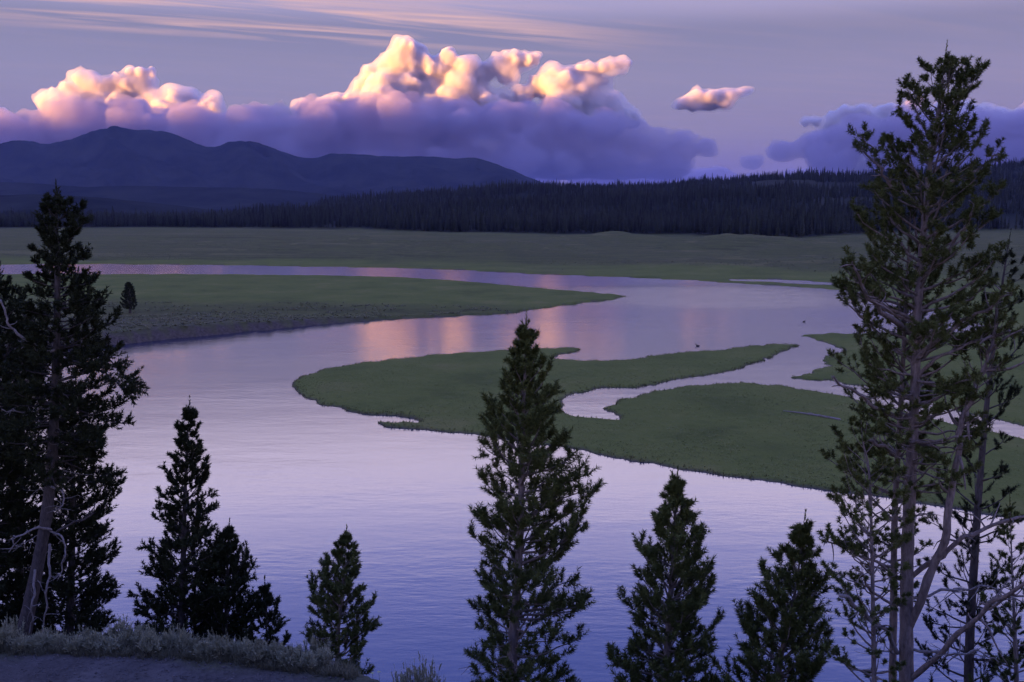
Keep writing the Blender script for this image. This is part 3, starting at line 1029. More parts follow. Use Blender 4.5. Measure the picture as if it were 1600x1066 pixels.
def limb_path(start, az, length, e0, e1, rng, k=7, wob=0.05):
    """curved limb: elevation runs from e0 at the trunk to e1 at the tip (degrees)"""
    p = [np.array(start, float)]
    a = az
    for i in range(1, k):
        t = i / (k - 1)
        e = math.radians(e0 + (e1 - e0) * t ** 1.3 + rng.normal() * 6)
        a += rng.normal() * 0.10
        p.append(p[-1] + np.array([math.cos(e) * math.cos(a), math.cos(e) * math.sin(a), math.sin(e)]) * length / (k - 1))
    return np.array(p)


def clothe(S, path, r0, rng, bare=0.3, twig_gap=0.11, twig_len=0.4, shoot_len=0.16, up=0.5, needles=30, nlen=0.05, width=0.0075,
           spread=(30, 65), per=3, bark=0, lower=True, loose=0.3):
    """side twigs and needle shoots along one limb"""
    seg = np.linalg.norm(np.diff(path, axis=0), axis=1)
    L = seg.sum()
    cum = np.concatenate([[0], np.cumsum(seg)])
    n = max(2, int(L * (1 - bare) / twig_gap))
    f = bare + (1 - bare) * (np.arange(n) + rng.random(n)) / n
    pos = np.stack([np.interp(f * L, cum, path[:, i]) for i in range(3)], 1)
    tan = norm(np.stack([np.interp(f * L, 0.5 * (cum[1:] + cum[:-1]), np.diff(path, axis=0)[:, i] / seg) for i in range(3)], 1))
    side = norm(np.cross(tan, [0, 0, 1.0]))
    sgn = np.where(np.arange(n) % 2 == 0, 1, -1)[:, None] * rng.uniform(0.5, 1.0, (n, 1))
    d = norm(tan * rng.uniform(0.35, 0.9, (n, 1)) + side * sgn * 0.9 + np.array([0, 0, 1.0]) * rng.uniform(-0.35, 0.7, (n, 1)))
    sc = min(1.0, max(0.22, L / 0.95))
    shoot_len = shoot_len * max(0.4, sc)
    tl = np.minimum(twig_len * sc, 0.14 + 0.45 * L * (1 - f)) * rng.uniform(0.5, 1.15, n)
    mid = pos + d * (tl * 0.55)[:, None]
    d2 = norm(d + np.array([0, 0, up]))
    end = mid + d2 * (tl * 0.5)[:, None]
    rt = np.maximum(0.0035, r0 * 0.22 * (1 - 0.6 * f))
    S.twigs(pos, mid, rt, rt * 0.75, bark)
    S.twigs(mid, end, rt * 0.75, 0.003, bark)
    # foxtail of needles over the outer part of every twig, its length following the twig
    if lower:
        S.shoots(pos + d * (tl * 0.30)[:, None], d, tl * 0.32, rng, max(8, int(needles * 0.6)), nlen * 0.9, width, spread)
    S.shoots(mid if lower else end - d2 * shoot_len * 0.6, d2, np.maximum(tl * 0.55, shoot_len * 0.8) if lower else shoot_len, rng, needles, nlen, width, spread)
    P, D = [], []
    for k in range(per):
        q = rng.uniform(0.3, 1.0, n)[:, None]
        b = np.where(q < 0.55, pos + d * (tl[:, None] * q), mid + d2 * (tl[:, None] * (q - 0.5)))
        dd = norm(d * 0.9 + rng.normal(size=(n, 3)) * loose + np.array([0, 0, up * 1.3]))
        P.append(b)
        D.append(dd)
    tip = norm(path[-1] - path[-2])
    P.append(np.array([path[-1] - tip * shoot_len * 0.6, path[-1] - tip * 0.03]))
    D.append(np.array([tip, norm(tip + np.array([0, 0, 0.3]))]))
    P, D = np.vstack(P), np.vstack(D)
    S.shoots(P, D, shoot_len * rng.uniform(0.6, 1.2, len(P)), rng, needles, nlen, width, spread)


def spine_at(sp, h):
    seg = np.concatenate([[0], np.cumsum(np.linalg.norm(np.diff(sp, axis=0), axis=1))])
    return np.stack([np.interp(h * seg[-1], seg, sp[:, i]) for i in range(3)], -1)


def put(root, name, me):
    o = link(name, me, parent=root)
    return o


def pine(label, spine_px, depth, r0, prof, seed, limbs=70, crown=(0.15, 1.0), bare=(0.35, 0.15), elev=(5, 45), curl=25, needles=30, nlen=0.05, width=0.0075,
         shoot_len=0.16, twig_gap=0.11, twig_len=0.4, per=3, dark=False, ground=None, dead=(), extra=(), spread=(40, 72), back=1.0, group=None, taper=1.0, power=0.75, up=0.5, stubs=0, lower=True, loose=0.3, leader=0.35):
    """One pine. spine_px: photo points up the stem at the given depth; prof: (height 0..1, reach to the left, reach to the right) in metres."""
    rng = np.random.default_rng(seed)
    sp = np.array([at_y(x, y, depth) for x, y in spine_px])
    d0 = norm(sp[1] - sp[0])
    zg = float(bluff_z(sp[0, 0], sp[0, 1])) if ground is None else ground
    if sp[0, 2] > zg:
        sp = np.vstack([sp[0] + d0 * ((zg - 0.25 - sp[0, 2]) / d0[2]), sp])
    else:
        sp[0] = sp[0] + d0 * ((zg - 0.25 - sp[0, 2]) / d0[2])
    sp = catmull(sp, 7)
    base = sp[0].copy()
    base[2] = zg
    sp = sp - base
    seg = np.concatenate([[0], np.cumsum(np.linalg.norm(np.diff(sp, axis=0), axis=1))])
    hh = seg / seg[-1]
    root = link('pine_tree', None, loc=tuple(base), label=label, category='tree', group=group)
    bark = M_BARK_DARK if dark else M_BARK
    leaf = M_NEEDLE_DARK if dark else M_NEEDLE
    rad_at = lambda h: r0 * np.maximum(0.04, (1 - h) ** power) * taper
    T = Soup()
    rr = rad_at(hh) * (1 + 0.55 * np.exp(-hh * 22)) * (1 + 0.05 * rng.normal(size=len(hh)))
    T.tube(sp, np.maximum(rr, 0.006), 12)
    put(root, 'trunk', T.mesh('trunk', [bark], True))
    S = Soup()
    P = np.array(prof, float)
    H = seg[-1]
    whorls = max(4, int(limbs / 4.5))
    for i in range(limbs):
        wi = i % whorls
        h = crown[0] + (crown[1] - 0.02 - crown[0]) * (max(0.05, wi + 0.5 + 0.22 * rng.normal()) / whorls) ** 0.95
        h = min(max(h, crown[0] * 0.9), crown[1] - 0.012)
        az = (i // whorls) * 6.2832 / 4.5 + wi * 2.39996 + rng.normal() * 0.3
        c = math.cos(az)
        lf, rt = np.interp(h, P[:, 0], P[:, 1]), np.interp(h, P[:, 0], P[:, 2])
        reach = rt * max(c, 0) ** 1.0 + lf * max(-c, 0) + 0.5 * (lf + rt) * back * (1 - abs(c))
        reach *= rng.uniform(0.55, 1.12)
        if reach < 0.06:
            continue
        t = (h - crown[0]) / (crown[1] - crown[0])
        e0 = elev[0] + (elev[1] - elev[0]) * t ** 1.1 + rng.normal() * 7
        e1 = min(74, e0 + curl * rng.uniform(0.3, 1.3))
        L = reach / max(0.35, math.cos(math.radians(0.55 * e0 + 0.45 * e1)))
        L = min(L, (1 - h) * H * (0.42 if lower else 0.8) / max(0.25, math.sin(math.radians(max(5, 0.5 * (e0 + e1))))) + 0.05)
        path = limb_path(spine_at(sp, h), az, L, e0, e1, rng)
        r = min(0.5 * float(rad_at(h)), 0.012 + 0.013 * L)
        S.tube(path, r * np.linspace(1, 0.25, len(path)), 5, 0)
        b = bare[0] + (bare[1] - bare[0]) * t
        clothe(S, path, r, rng, b, twig_gap, twig_len, shoot_len, up, needles, nlen, width, spread, per, 0, lower, loose)
    # leader and the candles round it
    tipd = norm(sp[-1] - sp[-4])
    S.shoots(np.array([sp[-1] - tipd * 0.3, sp[-1] - tipd * 0.05]), np.array([tipd, tipd]), np.array([0.4, leader]), rng, needles, nlen * 0.7, width, (22, 40))
    nl = 7
    ph = np.arange(nl) * 2.4
    cd = norm(np.stack([np.cos(ph) * 0.55, np.sin(ph) * 0.55, np.ones(nl)], 1))
    S.shoots(sp[-1] - tipd * rng.uniform(0.08, 0.45, nl)[:, None], cd, shoot_len * rng.uniform(0.7, 1.1, nl), rng, needles, nlen * 0.8, width, (28, 55))
    put(root, 'crown', S.mesh('crown', [bark, leaf]))
    # bare limbs that can be told apart: each a part
    for q in dead:
        pts = np.array([at_y(x, y, depth + dy) for x, y, dy in q['pts']]) - base
        pts = catmull(pts, 5)
        wv_ = np.stack([VN.fbm(np.arange(len(pts)) * 0.45 + seed * 3 + c_, np.full(len(pts), 2.5 * c_ + q['r'] * 90), 3) for c_ in range(3)], 1)
        pts = pts + wv_ * (0.07 if q.get('bleached') else 0.045) * smooth(0, 4, np.arange(len(pts)))[:, None]
        D = Soup()
        D.tube(pts, q['r'] * (0.66 if not dark else 0.8) * np.linspace(1, q.get('tip', 0.25), len(pts)) * (1 + 0.06 * rng.normal(size=len(pts))), 7)
        for _ in range(q.get('twigs', 4) + (4 if q.get('bleached') else 0)):
            k = rng.integers(len(pts) // 3, len(pts) - 1)
            az, e = rng.uniform(0, 6.28), rng.uniform(-50, 50)
            tp = limb_path(pts[k], az, rng.uniform(0.15, 0.45) * q.get('tl', 1), e, e + rng.uniform(-60, 60), rng, 5)
            D.tube(tp, q['r'] * 0.3 * np.linspace(1, 0.3, 5), 4)
        put(root, 'dead_limb' if q.get('bleached') else 'limb', D.mesh('limb', [M_DEAD if q.get('bleached') else bark], True))
        if q.get('leafy'):
            E = Soup()
            clothe(E, pts, q['r'], rng, q.get('bare', 0.55), q.get('gap', twig_gap), q.get('twig', twig_len), shoot_len, up, needles, nlen, width, spread, per, 0, lower, loose)
            put(root, 'needle_spray', E.mesh('needle_spray', [bark, leaf]))
    for k in range(stubs):
        h = rng.uniform(0.02, crown[0] + 0.25)
        D = Soup()
        tp = limb_path(spine_at(sp, h), rng.uniform(0, 6.28), rng.uniform(0.4, 1.3), rng.uniform(-30, 15), rng.uniform(-50, 50), rng, 6)
        D.tube(tp, 0.016 * np.linspace(1, 0.3, 6), 5)
        for _ in range(3):
            j = rng.integers(2, 5)
            t2 = limb_path(tp[j], rng.uniform(0, 6.28), rng.uniform(0.15, 0.5), rng.uniform(-50, 40), rng.uniform(-60, 60), rng, 5)
            D.tube(t2, 0.007 * np.linspace(1, 0.4, 5), 4)
        put(root, 'dead_limb', D.mesh('dead_limb', [M_DEAD], True))
    return root


def m_at(px, depth):
    return px * depth / FPX


# --- centre pine
dC = 20.0
pine('tall full pine standing alone before the spit, in the middle of the river view',
     [(797, 1100), (803, 980), (812, 850), (815, 740), (819, 620), (822, 510)], dC, 0.135,
     [(0, .6, 1.3), (.15, .75, 1.8), (.30, .7, 1.75), (.45, .9, 1.45), (.58, 1.0, 1.45), (.70, .9, 1.2), (.78, .62, .8), (.86, .36, .48), (.93, .2, .25), (1, .03, .03)],
     11, limbs=150, crown=(0.12, 1.0), bare=(0.30, 0.1), elev=(-8, 46), curl=28, needles=40, nlen=0.105, width=0.0185, shoot_len=0.27, twig_gap=0.16, twig_len=0.48, per=3, spread=(45, 82), stubs=5)
# --- two younger pines to its right
pine('bushy young pine between the middle pine and the small pointed pine',
     [(1040, 1120), (1044, 980), (1052, 860), (1058, 752)], 19.0, 0.105,
     [(0, .8, .8), (.2, 1.1, 1.15), (.38, 1.05, 1.15), (.55, .95, 1.0), (.70, .75, .85), (.82, .5, .62), (.92, .25, .3), (1, .05, .06)],
     23, limbs=115, crown=(0.10, 1.0), bare=(0.25, 0.1), elev=(0, 52), curl=30, needles=40, nlen=0.105, width=0.0185, shoot_len=0.27, twig_gap=0.16, twig_len=0.48, per=3, spread=(45, 82), stubs=2)
pine('small leaning pine with candle shoots beside the twin-trunked pine',
     [(1205, 1120), (1225, 1000), (1243, 920), (1256, 822)], 18.0, 0.085,
     [(0, 1.0, .95), (.25, 1.2, 1.1), (.45, 1.0, 1.0), (.62, .75, .85), (.78, .5, .6), (.9, .25, .3), (1, .05, .06)],
     31, limbs=92, crown=(0.10, 1.0), bare=(0.25, 0.1), elev=(5, 58), curl=32, needles=40, nlen=0.105, width=0.0185, shoot_len=0.27, twig_gap=0.16, twig_len=0.48, per=3, spread=(45, 82), stubs=2)
# --- young pine by the end of the dirt pad
pine('young pine rooted at the end of the dirt pad among sagebrush',
     [(526, 1062), (529, 980), (536, 910), (541, 838)], 26.0, 0.085,
     [(0, 1.0, .9), (.18, 1.2, 1.0), (.4, 1.1, .9), (.6, .8, .75), (.78, .5, .55), (.9, .2, .28), (1, .05, .05)],
     37, limbs=84, crown=(0.08, 1.0), bare=(0.25, 0.1), elev=(2, 48), curl=32, needles=34, nlen=0.105, width=0.022, shoot_len=0.27, twig_gap=0.16, twig_len=0.48, per=3, spread=(45, 82))
# --- the dark pines on the left of the pad
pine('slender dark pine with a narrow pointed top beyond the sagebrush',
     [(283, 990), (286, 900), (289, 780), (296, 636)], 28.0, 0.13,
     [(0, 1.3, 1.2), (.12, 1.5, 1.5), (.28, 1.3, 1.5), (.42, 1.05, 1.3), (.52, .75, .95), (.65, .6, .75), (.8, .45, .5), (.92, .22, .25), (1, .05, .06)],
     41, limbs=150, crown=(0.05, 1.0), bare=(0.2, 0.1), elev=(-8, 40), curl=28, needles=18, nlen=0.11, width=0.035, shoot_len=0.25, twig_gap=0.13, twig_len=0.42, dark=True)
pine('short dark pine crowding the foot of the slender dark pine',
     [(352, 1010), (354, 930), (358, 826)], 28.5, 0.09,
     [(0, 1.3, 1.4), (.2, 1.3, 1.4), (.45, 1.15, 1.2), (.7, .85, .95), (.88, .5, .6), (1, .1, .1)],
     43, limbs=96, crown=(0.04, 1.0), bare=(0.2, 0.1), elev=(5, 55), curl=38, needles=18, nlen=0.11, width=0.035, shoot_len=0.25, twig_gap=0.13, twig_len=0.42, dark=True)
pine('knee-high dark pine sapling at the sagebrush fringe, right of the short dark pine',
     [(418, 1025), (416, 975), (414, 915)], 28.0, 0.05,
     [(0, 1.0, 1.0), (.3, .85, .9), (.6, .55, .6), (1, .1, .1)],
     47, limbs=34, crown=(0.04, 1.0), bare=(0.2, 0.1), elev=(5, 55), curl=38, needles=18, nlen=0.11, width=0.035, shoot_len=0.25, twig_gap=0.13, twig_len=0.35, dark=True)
# --- the old leaning pine
old_dead = [
    dict(pts=[(80, 828, -.15), (62, 824, -.5), (40, 830, -.7), (24, 842, -.8), (16, 858, -.8)], r=.055, bleached=1, twigs=4, tip=.35),
    dict(pts=[(78, 850, -.15), (76, 900, -.6), (72, 945, -.7), (70, 985, -.6)], r=.05, bleached=1, twigs=3, tip=.4),
    dict(pts=[(55, 890, -.15), (52, 930, -.5), (50, 965, -.5), (49, 990, -.4)], r=.05, bleached=1, twigs=2, tip=.4),
    dict(pts=[(78, 830, .0), (95, 838, -.5), (103, 860, -.6), (100, 890, -.6), (90, 900, -.5)], r=.04, bleached=1, twigs=6, tip=.35),
    dict(pts=[(85, 835, -.1), (110, 818, -.3), (135, 808, -.3), (150, 790, -.2)], r=.055, bleached=0, twigs=6, tip=.4),
    dict(pts=[(78, 760, -.1), (96, 768, -.5), (100, 785, -.6), (94, 800, -.6)], r=.04, bleached=1, twigs=5, tip=.4),
    dict(pts=[(85, 548, -.1), (60, 547, -.4), (45, 538, -.6), (28, 520, -.8), (12, 495, -1.0), (-4, 470, -1.1)], r=.065, bleached=1, twigs=5, tip=.4),
    dict(pts=[(82, 638, -.1), (60, 640, -.4), (45, 645, -.5), (20, 640, -.7), (0, 642, -.9)], r=.04, bleached=1, twigs=7, tip=.35),
    dict(pts=[(88, 560, .0), (120, 565, -.5), (155, 578, -.6), (185, 600, -.6), (208, 620, -.5)], r=.055, leafy=1, bare=.45, twigs=5, gap=.06, twig=.45),
    dict(pts=[(90, 545, .1), (125, 540, .1), (160, 555, .1), (195, 585, .2), (215, 612, .2)], r=.05, leafy=1, bare=.35, twigs=5, gap=.06, twig=.5),
]
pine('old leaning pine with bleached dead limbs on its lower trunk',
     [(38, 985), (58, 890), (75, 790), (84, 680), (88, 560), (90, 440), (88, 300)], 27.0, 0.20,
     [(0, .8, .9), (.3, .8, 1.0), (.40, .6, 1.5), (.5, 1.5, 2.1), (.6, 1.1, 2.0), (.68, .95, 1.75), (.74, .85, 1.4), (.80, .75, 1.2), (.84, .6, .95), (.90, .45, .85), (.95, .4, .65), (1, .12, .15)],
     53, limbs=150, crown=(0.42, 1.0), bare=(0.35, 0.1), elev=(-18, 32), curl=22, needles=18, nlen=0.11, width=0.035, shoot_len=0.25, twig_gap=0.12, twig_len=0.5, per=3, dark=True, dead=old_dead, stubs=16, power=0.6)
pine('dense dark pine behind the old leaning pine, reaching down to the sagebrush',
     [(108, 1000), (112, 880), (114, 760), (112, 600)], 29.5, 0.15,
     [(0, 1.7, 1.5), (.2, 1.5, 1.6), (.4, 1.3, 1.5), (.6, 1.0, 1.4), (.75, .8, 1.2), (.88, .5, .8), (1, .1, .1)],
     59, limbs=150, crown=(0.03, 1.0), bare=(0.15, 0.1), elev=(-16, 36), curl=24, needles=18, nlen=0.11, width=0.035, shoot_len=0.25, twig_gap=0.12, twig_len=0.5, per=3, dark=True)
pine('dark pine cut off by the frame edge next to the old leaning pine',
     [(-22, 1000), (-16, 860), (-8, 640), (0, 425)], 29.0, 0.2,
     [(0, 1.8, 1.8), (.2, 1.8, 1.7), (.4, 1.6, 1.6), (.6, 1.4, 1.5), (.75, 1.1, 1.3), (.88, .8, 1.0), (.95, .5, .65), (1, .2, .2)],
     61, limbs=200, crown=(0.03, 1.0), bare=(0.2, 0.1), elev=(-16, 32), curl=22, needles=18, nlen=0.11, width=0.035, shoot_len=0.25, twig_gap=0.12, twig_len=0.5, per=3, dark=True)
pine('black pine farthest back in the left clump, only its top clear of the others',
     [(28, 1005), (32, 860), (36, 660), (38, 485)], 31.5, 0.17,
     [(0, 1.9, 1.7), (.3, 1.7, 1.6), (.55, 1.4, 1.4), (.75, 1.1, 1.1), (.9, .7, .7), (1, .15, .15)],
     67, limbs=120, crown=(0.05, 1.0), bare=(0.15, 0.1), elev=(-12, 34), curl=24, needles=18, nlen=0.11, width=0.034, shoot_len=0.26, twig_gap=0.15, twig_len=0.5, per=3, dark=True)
# --- the tall twin-trunked pine on the right
dR = 16.0
tall_limbs = [
    dict(pts=[(1418, 985, 0), (1450, 905, -.3), (1478, 830, -.5), (1492, 730, -.6), (1505, 650, -.5), (1530, 590, -.4), (1545, 540, -.3), (1560, 470, -.2)], r=.115, leafy=1, bare=.62, twigs=8, tip=.25, gap=.06, twig=.5, tl=2),
    dict(pts=[(1417, 1066, 0), (1465, 1022, -.5), (1520, 970, -1.1), (1570, 935, -1.6), (1610, 905, -2.0)], r=.08, twigs=6, tip=.5, tl=2),
    dict(pts=[(1425, 900, 0), (1470, 870, -.3), (1510, 838, -.5), (1560, 818, -.7), (1605, 808, -.8)], r=.07, twigs=6, tip=.5, tl=2),
    dict(pts=[(1402, 1020, 0), (1380, 985, -.4), (1345, 955, -.8), (1312, 928, -1.0)], r=.06, twigs=3, tip=.7, bleached=1),
    dict(pts=[(1405, 945, 0), (1375, 935, -.5), (1350, 905, -.8), (1333, 880, -1.0)], r=.045, twigs=3, tip=.4),
    dict(pts=[(1402, 652, 0), (1375, 642, -.3), (1345, 618, -.6), (1318, 603, -.8), (1298, 587, -1.0)], r=.06, twigs=4, tip=.3),
    dict(pts=[(1396, 710, 0), (1378, 698, -.2), (1362, 690, -.4)], r=.06, twigs=2, tip=.6),
    dict(pts=[(1420, 520, 0), (1390, 495, -.4), (1362, 470, -.7), (1345, 440, -.9), (1330, 412, -1.0)], r=.075, leafy=1, bare=.5, twigs=6, tip=.3, gap=.07),
    dict(pts=[(1440, 440, 0), (1470, 405, -.3), (1495, 375, -.5), (1512, 345, -.6), (1530, 320, -.6)], r=.06, leafy=1, bare=.6, twigs=6, tip=.3, gap=.08),
    dict(pts=[(1425, 570, 0), (1465, 530, -.4), (1510, 500, -.6), (1550, 478, -.8), (1580, 455, -.9)], r=.06, leafy=1, bare=.5, twigs=6, tip=.3, gap=.07),
    dict(pts=[(1425, 600, .0), (1460, 560, -.2), (1500, 545, -.3), (1545, 525, -.3), (1590, 520, -.3)], r=.055, leafy=1, bare=.4, twigs=6, tip=.3, gap=.07),
    dict(pts=[(1446, 320, 0), (1475, 290, -.2), (1505, 278, -.3), (1535, 260, -.3), (1558, 240, -.3)], r=.05, leafy=1, bare=.4, twigs=5, tip=.3, gap=.07),
    dict(pts=[(1446, 330, 0), (1410, 300, -.2), (1380, 275, -.3), (1355, 240, -.4), (1343, 208, -.4)], r=.05, leafy=1, bare=.3, twigs=5, tip=.3, gap=.07),
    dict(pts=[(1418, 690, 0), (1445, 690, -.4), (1480, 688, -.6), (1520, 680, -.7)], r=.05, twigs=5, tip=.4, tl=2),
    dict(pts=[(1416, 760, 0), (1440, 745, -.3), (1470, 715, -.5)], r=.035, twigs=5, tip=.4, tl=2),
    dict(pts=[(1425, 935, .3), (1470, 925, .4), (1530, 920, .3), (1600, 935, .2)], r=.045, twigs=5, tip=.4, bleached=1, tl=2),
    dict(pts=[(1417, 1012, .0), (1475, 1025, -.4), (1520, 1020, -.5), (1560, 1030, -.5)], r=.04, twigs=5, tip=.4, bleached=1, tl=2),
    dict(pts=[(1405, 905, .1), (1370, 880, -.2), (1330, 862, -.4), (1290, 842, -.6)], r=.045, leafy=1, bare=.45, twigs=6, tip=.35, gap=.09),
]
pine('tallest pine, pale bare trunk with long crooked limbs and a ragged open crown',
     [(1416, 1100), (1416, 1000), (1418, 850), (1428, 640), (1434, 480), (1444, 350), (1455, 240), (1468, 158), (1476, 95)], dR, 0.145,
     [(0, .4, .5), (.35, .5, 1.0), (.5, .7, 1.1), (.58, .9, 1.1), (.66, 1.1, 1.25), (.72, 1.15, 1.25), (.78, 1.05, 1.15), (.83, .95, 1.05), (.88, .75, .9), (.92, .6, .78), (.96, .4, .5), (1, .08, .08)],
     71, limbs=140, crown=(0.50, 1.0), bare=(0.55, 0.12), elev=(0, 44), curl=28, needles=42, nlen=0.066, width=0.0135, shoot_len=0.13, twig_gap=0.085, twig_len=0.38, spread=(50, 95), per=2, lower=False, loose=0.5, dead=tall_limbs, stubs=4, power=0.62)
pine('second reddish trunk pressed close against the tallest pine, sparse tufts',
     [(1394, 1100), (1396, 950), (1398, 800), (1408, 620), (1415, 480), (1420, 380), (1424, 310)], dR + 0.45, 0.085,
     [(0, .5, .4), (.4, .8, .5), (.55, 1.0, .6), (.7, 1.2, .6), (.85, 1.0, .6), (1, .15, .15)],
     73, limbs=84, crown=(0.42, 1.0), bare=(0.5, 0.3), elev=(5, 40), curl=35, needles=42, nlen=0.064, width=0.013, shoot_len=0.11, twig_gap=0.11, twig_len=0.38, spread=(50, 95), per=2, lower=False, loose=0.5, stubs=4, power=0.6)
pine('thin crooked pine stem left of the twin trunks with a small tufted top',
     [(1366, 1100), (1364, 960), (1362, 850), (1358, 740), (1348, 690), (1345, 655)], dR - 0.6, 0.055,
     [(0, .3, .2), (.3, .6, .3), (.5, .8, .45), (.65, .7, .5), (.8, .9, .5), (.92, .7, .4), (1, .15, .12)],
     79, limbs=84, crown=(0.25, 1.0), bare=(0.45, 0.3), elev=(0, 45), curl=40, needles=42, nlen=0.064, width=0.013, shoot_len=0.11, twig_gap=0.10, twig_len=0.34, spread=(50, 95), per=2, lower=False, loose=0.5, stubs=3, power=0.5)
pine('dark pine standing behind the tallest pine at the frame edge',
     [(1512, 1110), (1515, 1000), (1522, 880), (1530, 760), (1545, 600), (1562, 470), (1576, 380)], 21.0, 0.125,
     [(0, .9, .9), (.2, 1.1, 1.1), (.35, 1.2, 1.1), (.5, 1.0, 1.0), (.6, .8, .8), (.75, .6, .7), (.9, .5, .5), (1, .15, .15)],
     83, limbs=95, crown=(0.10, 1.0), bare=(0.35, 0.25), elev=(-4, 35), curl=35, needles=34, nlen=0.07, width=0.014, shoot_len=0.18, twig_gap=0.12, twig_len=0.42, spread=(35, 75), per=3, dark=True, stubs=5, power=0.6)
pine('small pine below the crooked limbs at the right-hand frame edge',
     [(1590, 1110), (1585, 980), (1580, 860), (1578, 790)], 20.0, 0.08,
     [(0, .8, .9), (.3, .9, .9), (.6, .8, .8), (.85, .4, .4), (1, .1, .1)],
     89, limbs=60, crown=(0.10, 1.0), bare=(0.35, 0.2), elev=(0, 45), curl=35, needles=34, nlen=0.07, width=0.014, shoot_len=0.18, twig_gap=0.12, twig_len=0.42, spread=(35, 75), per=3)

# ------------------------------------------------------------------ wooded hill: conifers
M_CONIFER = needle_mat('far_conifer', (0.010, 0.013, 0.009), (0.020, 0.023, 0.015), (0.036, 0.038, 0.024))
def vary(m, lo, hi):
    """tree-to-tree difference in tone"""
    n, l = m.node_tree.nodes, m.node_tree.links
    b = next(x for x in n if x.type == 'BSDF_PRINCIPLED')
    src = b.inputs['Base Color'].links[0].from_socket
    oi = n.new('ShaderNodeObjectInfo')
    mr = n.new('ShaderNodeMapRange')
    mr.inputs['To Min'].default_value, mr.inputs['To Max'].default_value = lo, hi
    l.new(oi.outputs['Random'], mr.inputs['Value'])
    vm = n.new('ShaderNodeVectorMath'); vm.operation = 'SCALE'
    l.new(src, vm.inputs[0]); l.new(mr.outputs[0], vm.inputs['Scale'])
    l.new(vm.outputs[0], b.inputs['Base Color'])


vary(M_CONIFER, 0.45, 1.9)
M_TRUNK_FAR = simple_mat('far_trunk', (0.06, 0.05, 0.045), (0.10, 0.085, 0.075), 2.0)


def conifer_mesh(seed, h=16.0, w=2.1):
    """narrow lodgepole spire: stem, drooping fronds in whorls"""
    rng = np.random.default_rng(seed)
    S = Soup()
    S.tube([(0, 0, -1.0), (0.1, 0, h * 0.5), (0, 0, h)], [0.2, 0.13, 0.03], 5, 0)
    z = h * rng.uniform(0.10, 0.2)
    while z < h * 0.985:
        t = z / h
        r = w * (1 - t) ** 0.75 * rng.uniform(0.75, 1.1) * min(1, 0.45 + t * 2.2)
        k = 7 if t < 0.8 else 5
        a0 = rng.uniform(0, 6.28)
        for i in range(k):
            a = a0 + i * 6.2832 / k + rng.normal() * 0.15
            L = r * rng.uniform(0.6, 1.2) + 0.15
            c, s = math.cos(a), math.sin(a)
            dr = -0.12 * L + rng.normal() * 0.12
            hw = 0.26 * L + 0.18
            ax = np.array([c, s, 0]); sx = np.array([-s, c, 0])
            p0 = np.array([0, 0, z])
            S.add([p0 + [0, 0, .35], p0 + ax * L * .6 + sx * hw + [0, 0, dr], p0 + ax * L + [0, 0, dr * 1.2 + 0.25], p0 + ax * L * .6 - sx * hw + [0, 0, dr], p0 + ax * L * .55 + [0, 0, .35 + dr * .3], p0 + ax * L * .5 + [0, 0, -.5]],
                  [[0, 1, 4], [1, 2, 4], [2, 3, 4], [3, 0, 4], [1, 5, 2], [3, 2, 5]], 1)
        z += h * rng.uniform(0.038, 0.06)
    return S.mesh('conifer', [M_TRUNK_FAR, M_CONIFER])


CONIFERS = [conifer_mesh(100 + k, 12.5 + 1.7 * (k % 5), 2.0 + 0.45 * (k % 3)) for k in range(9)]


def ground_h(x, y):
    return ground_z(np.atleast_1d(np.asarray(x, float)), np.atleast_1d(np.asarray(y, float)))[0]


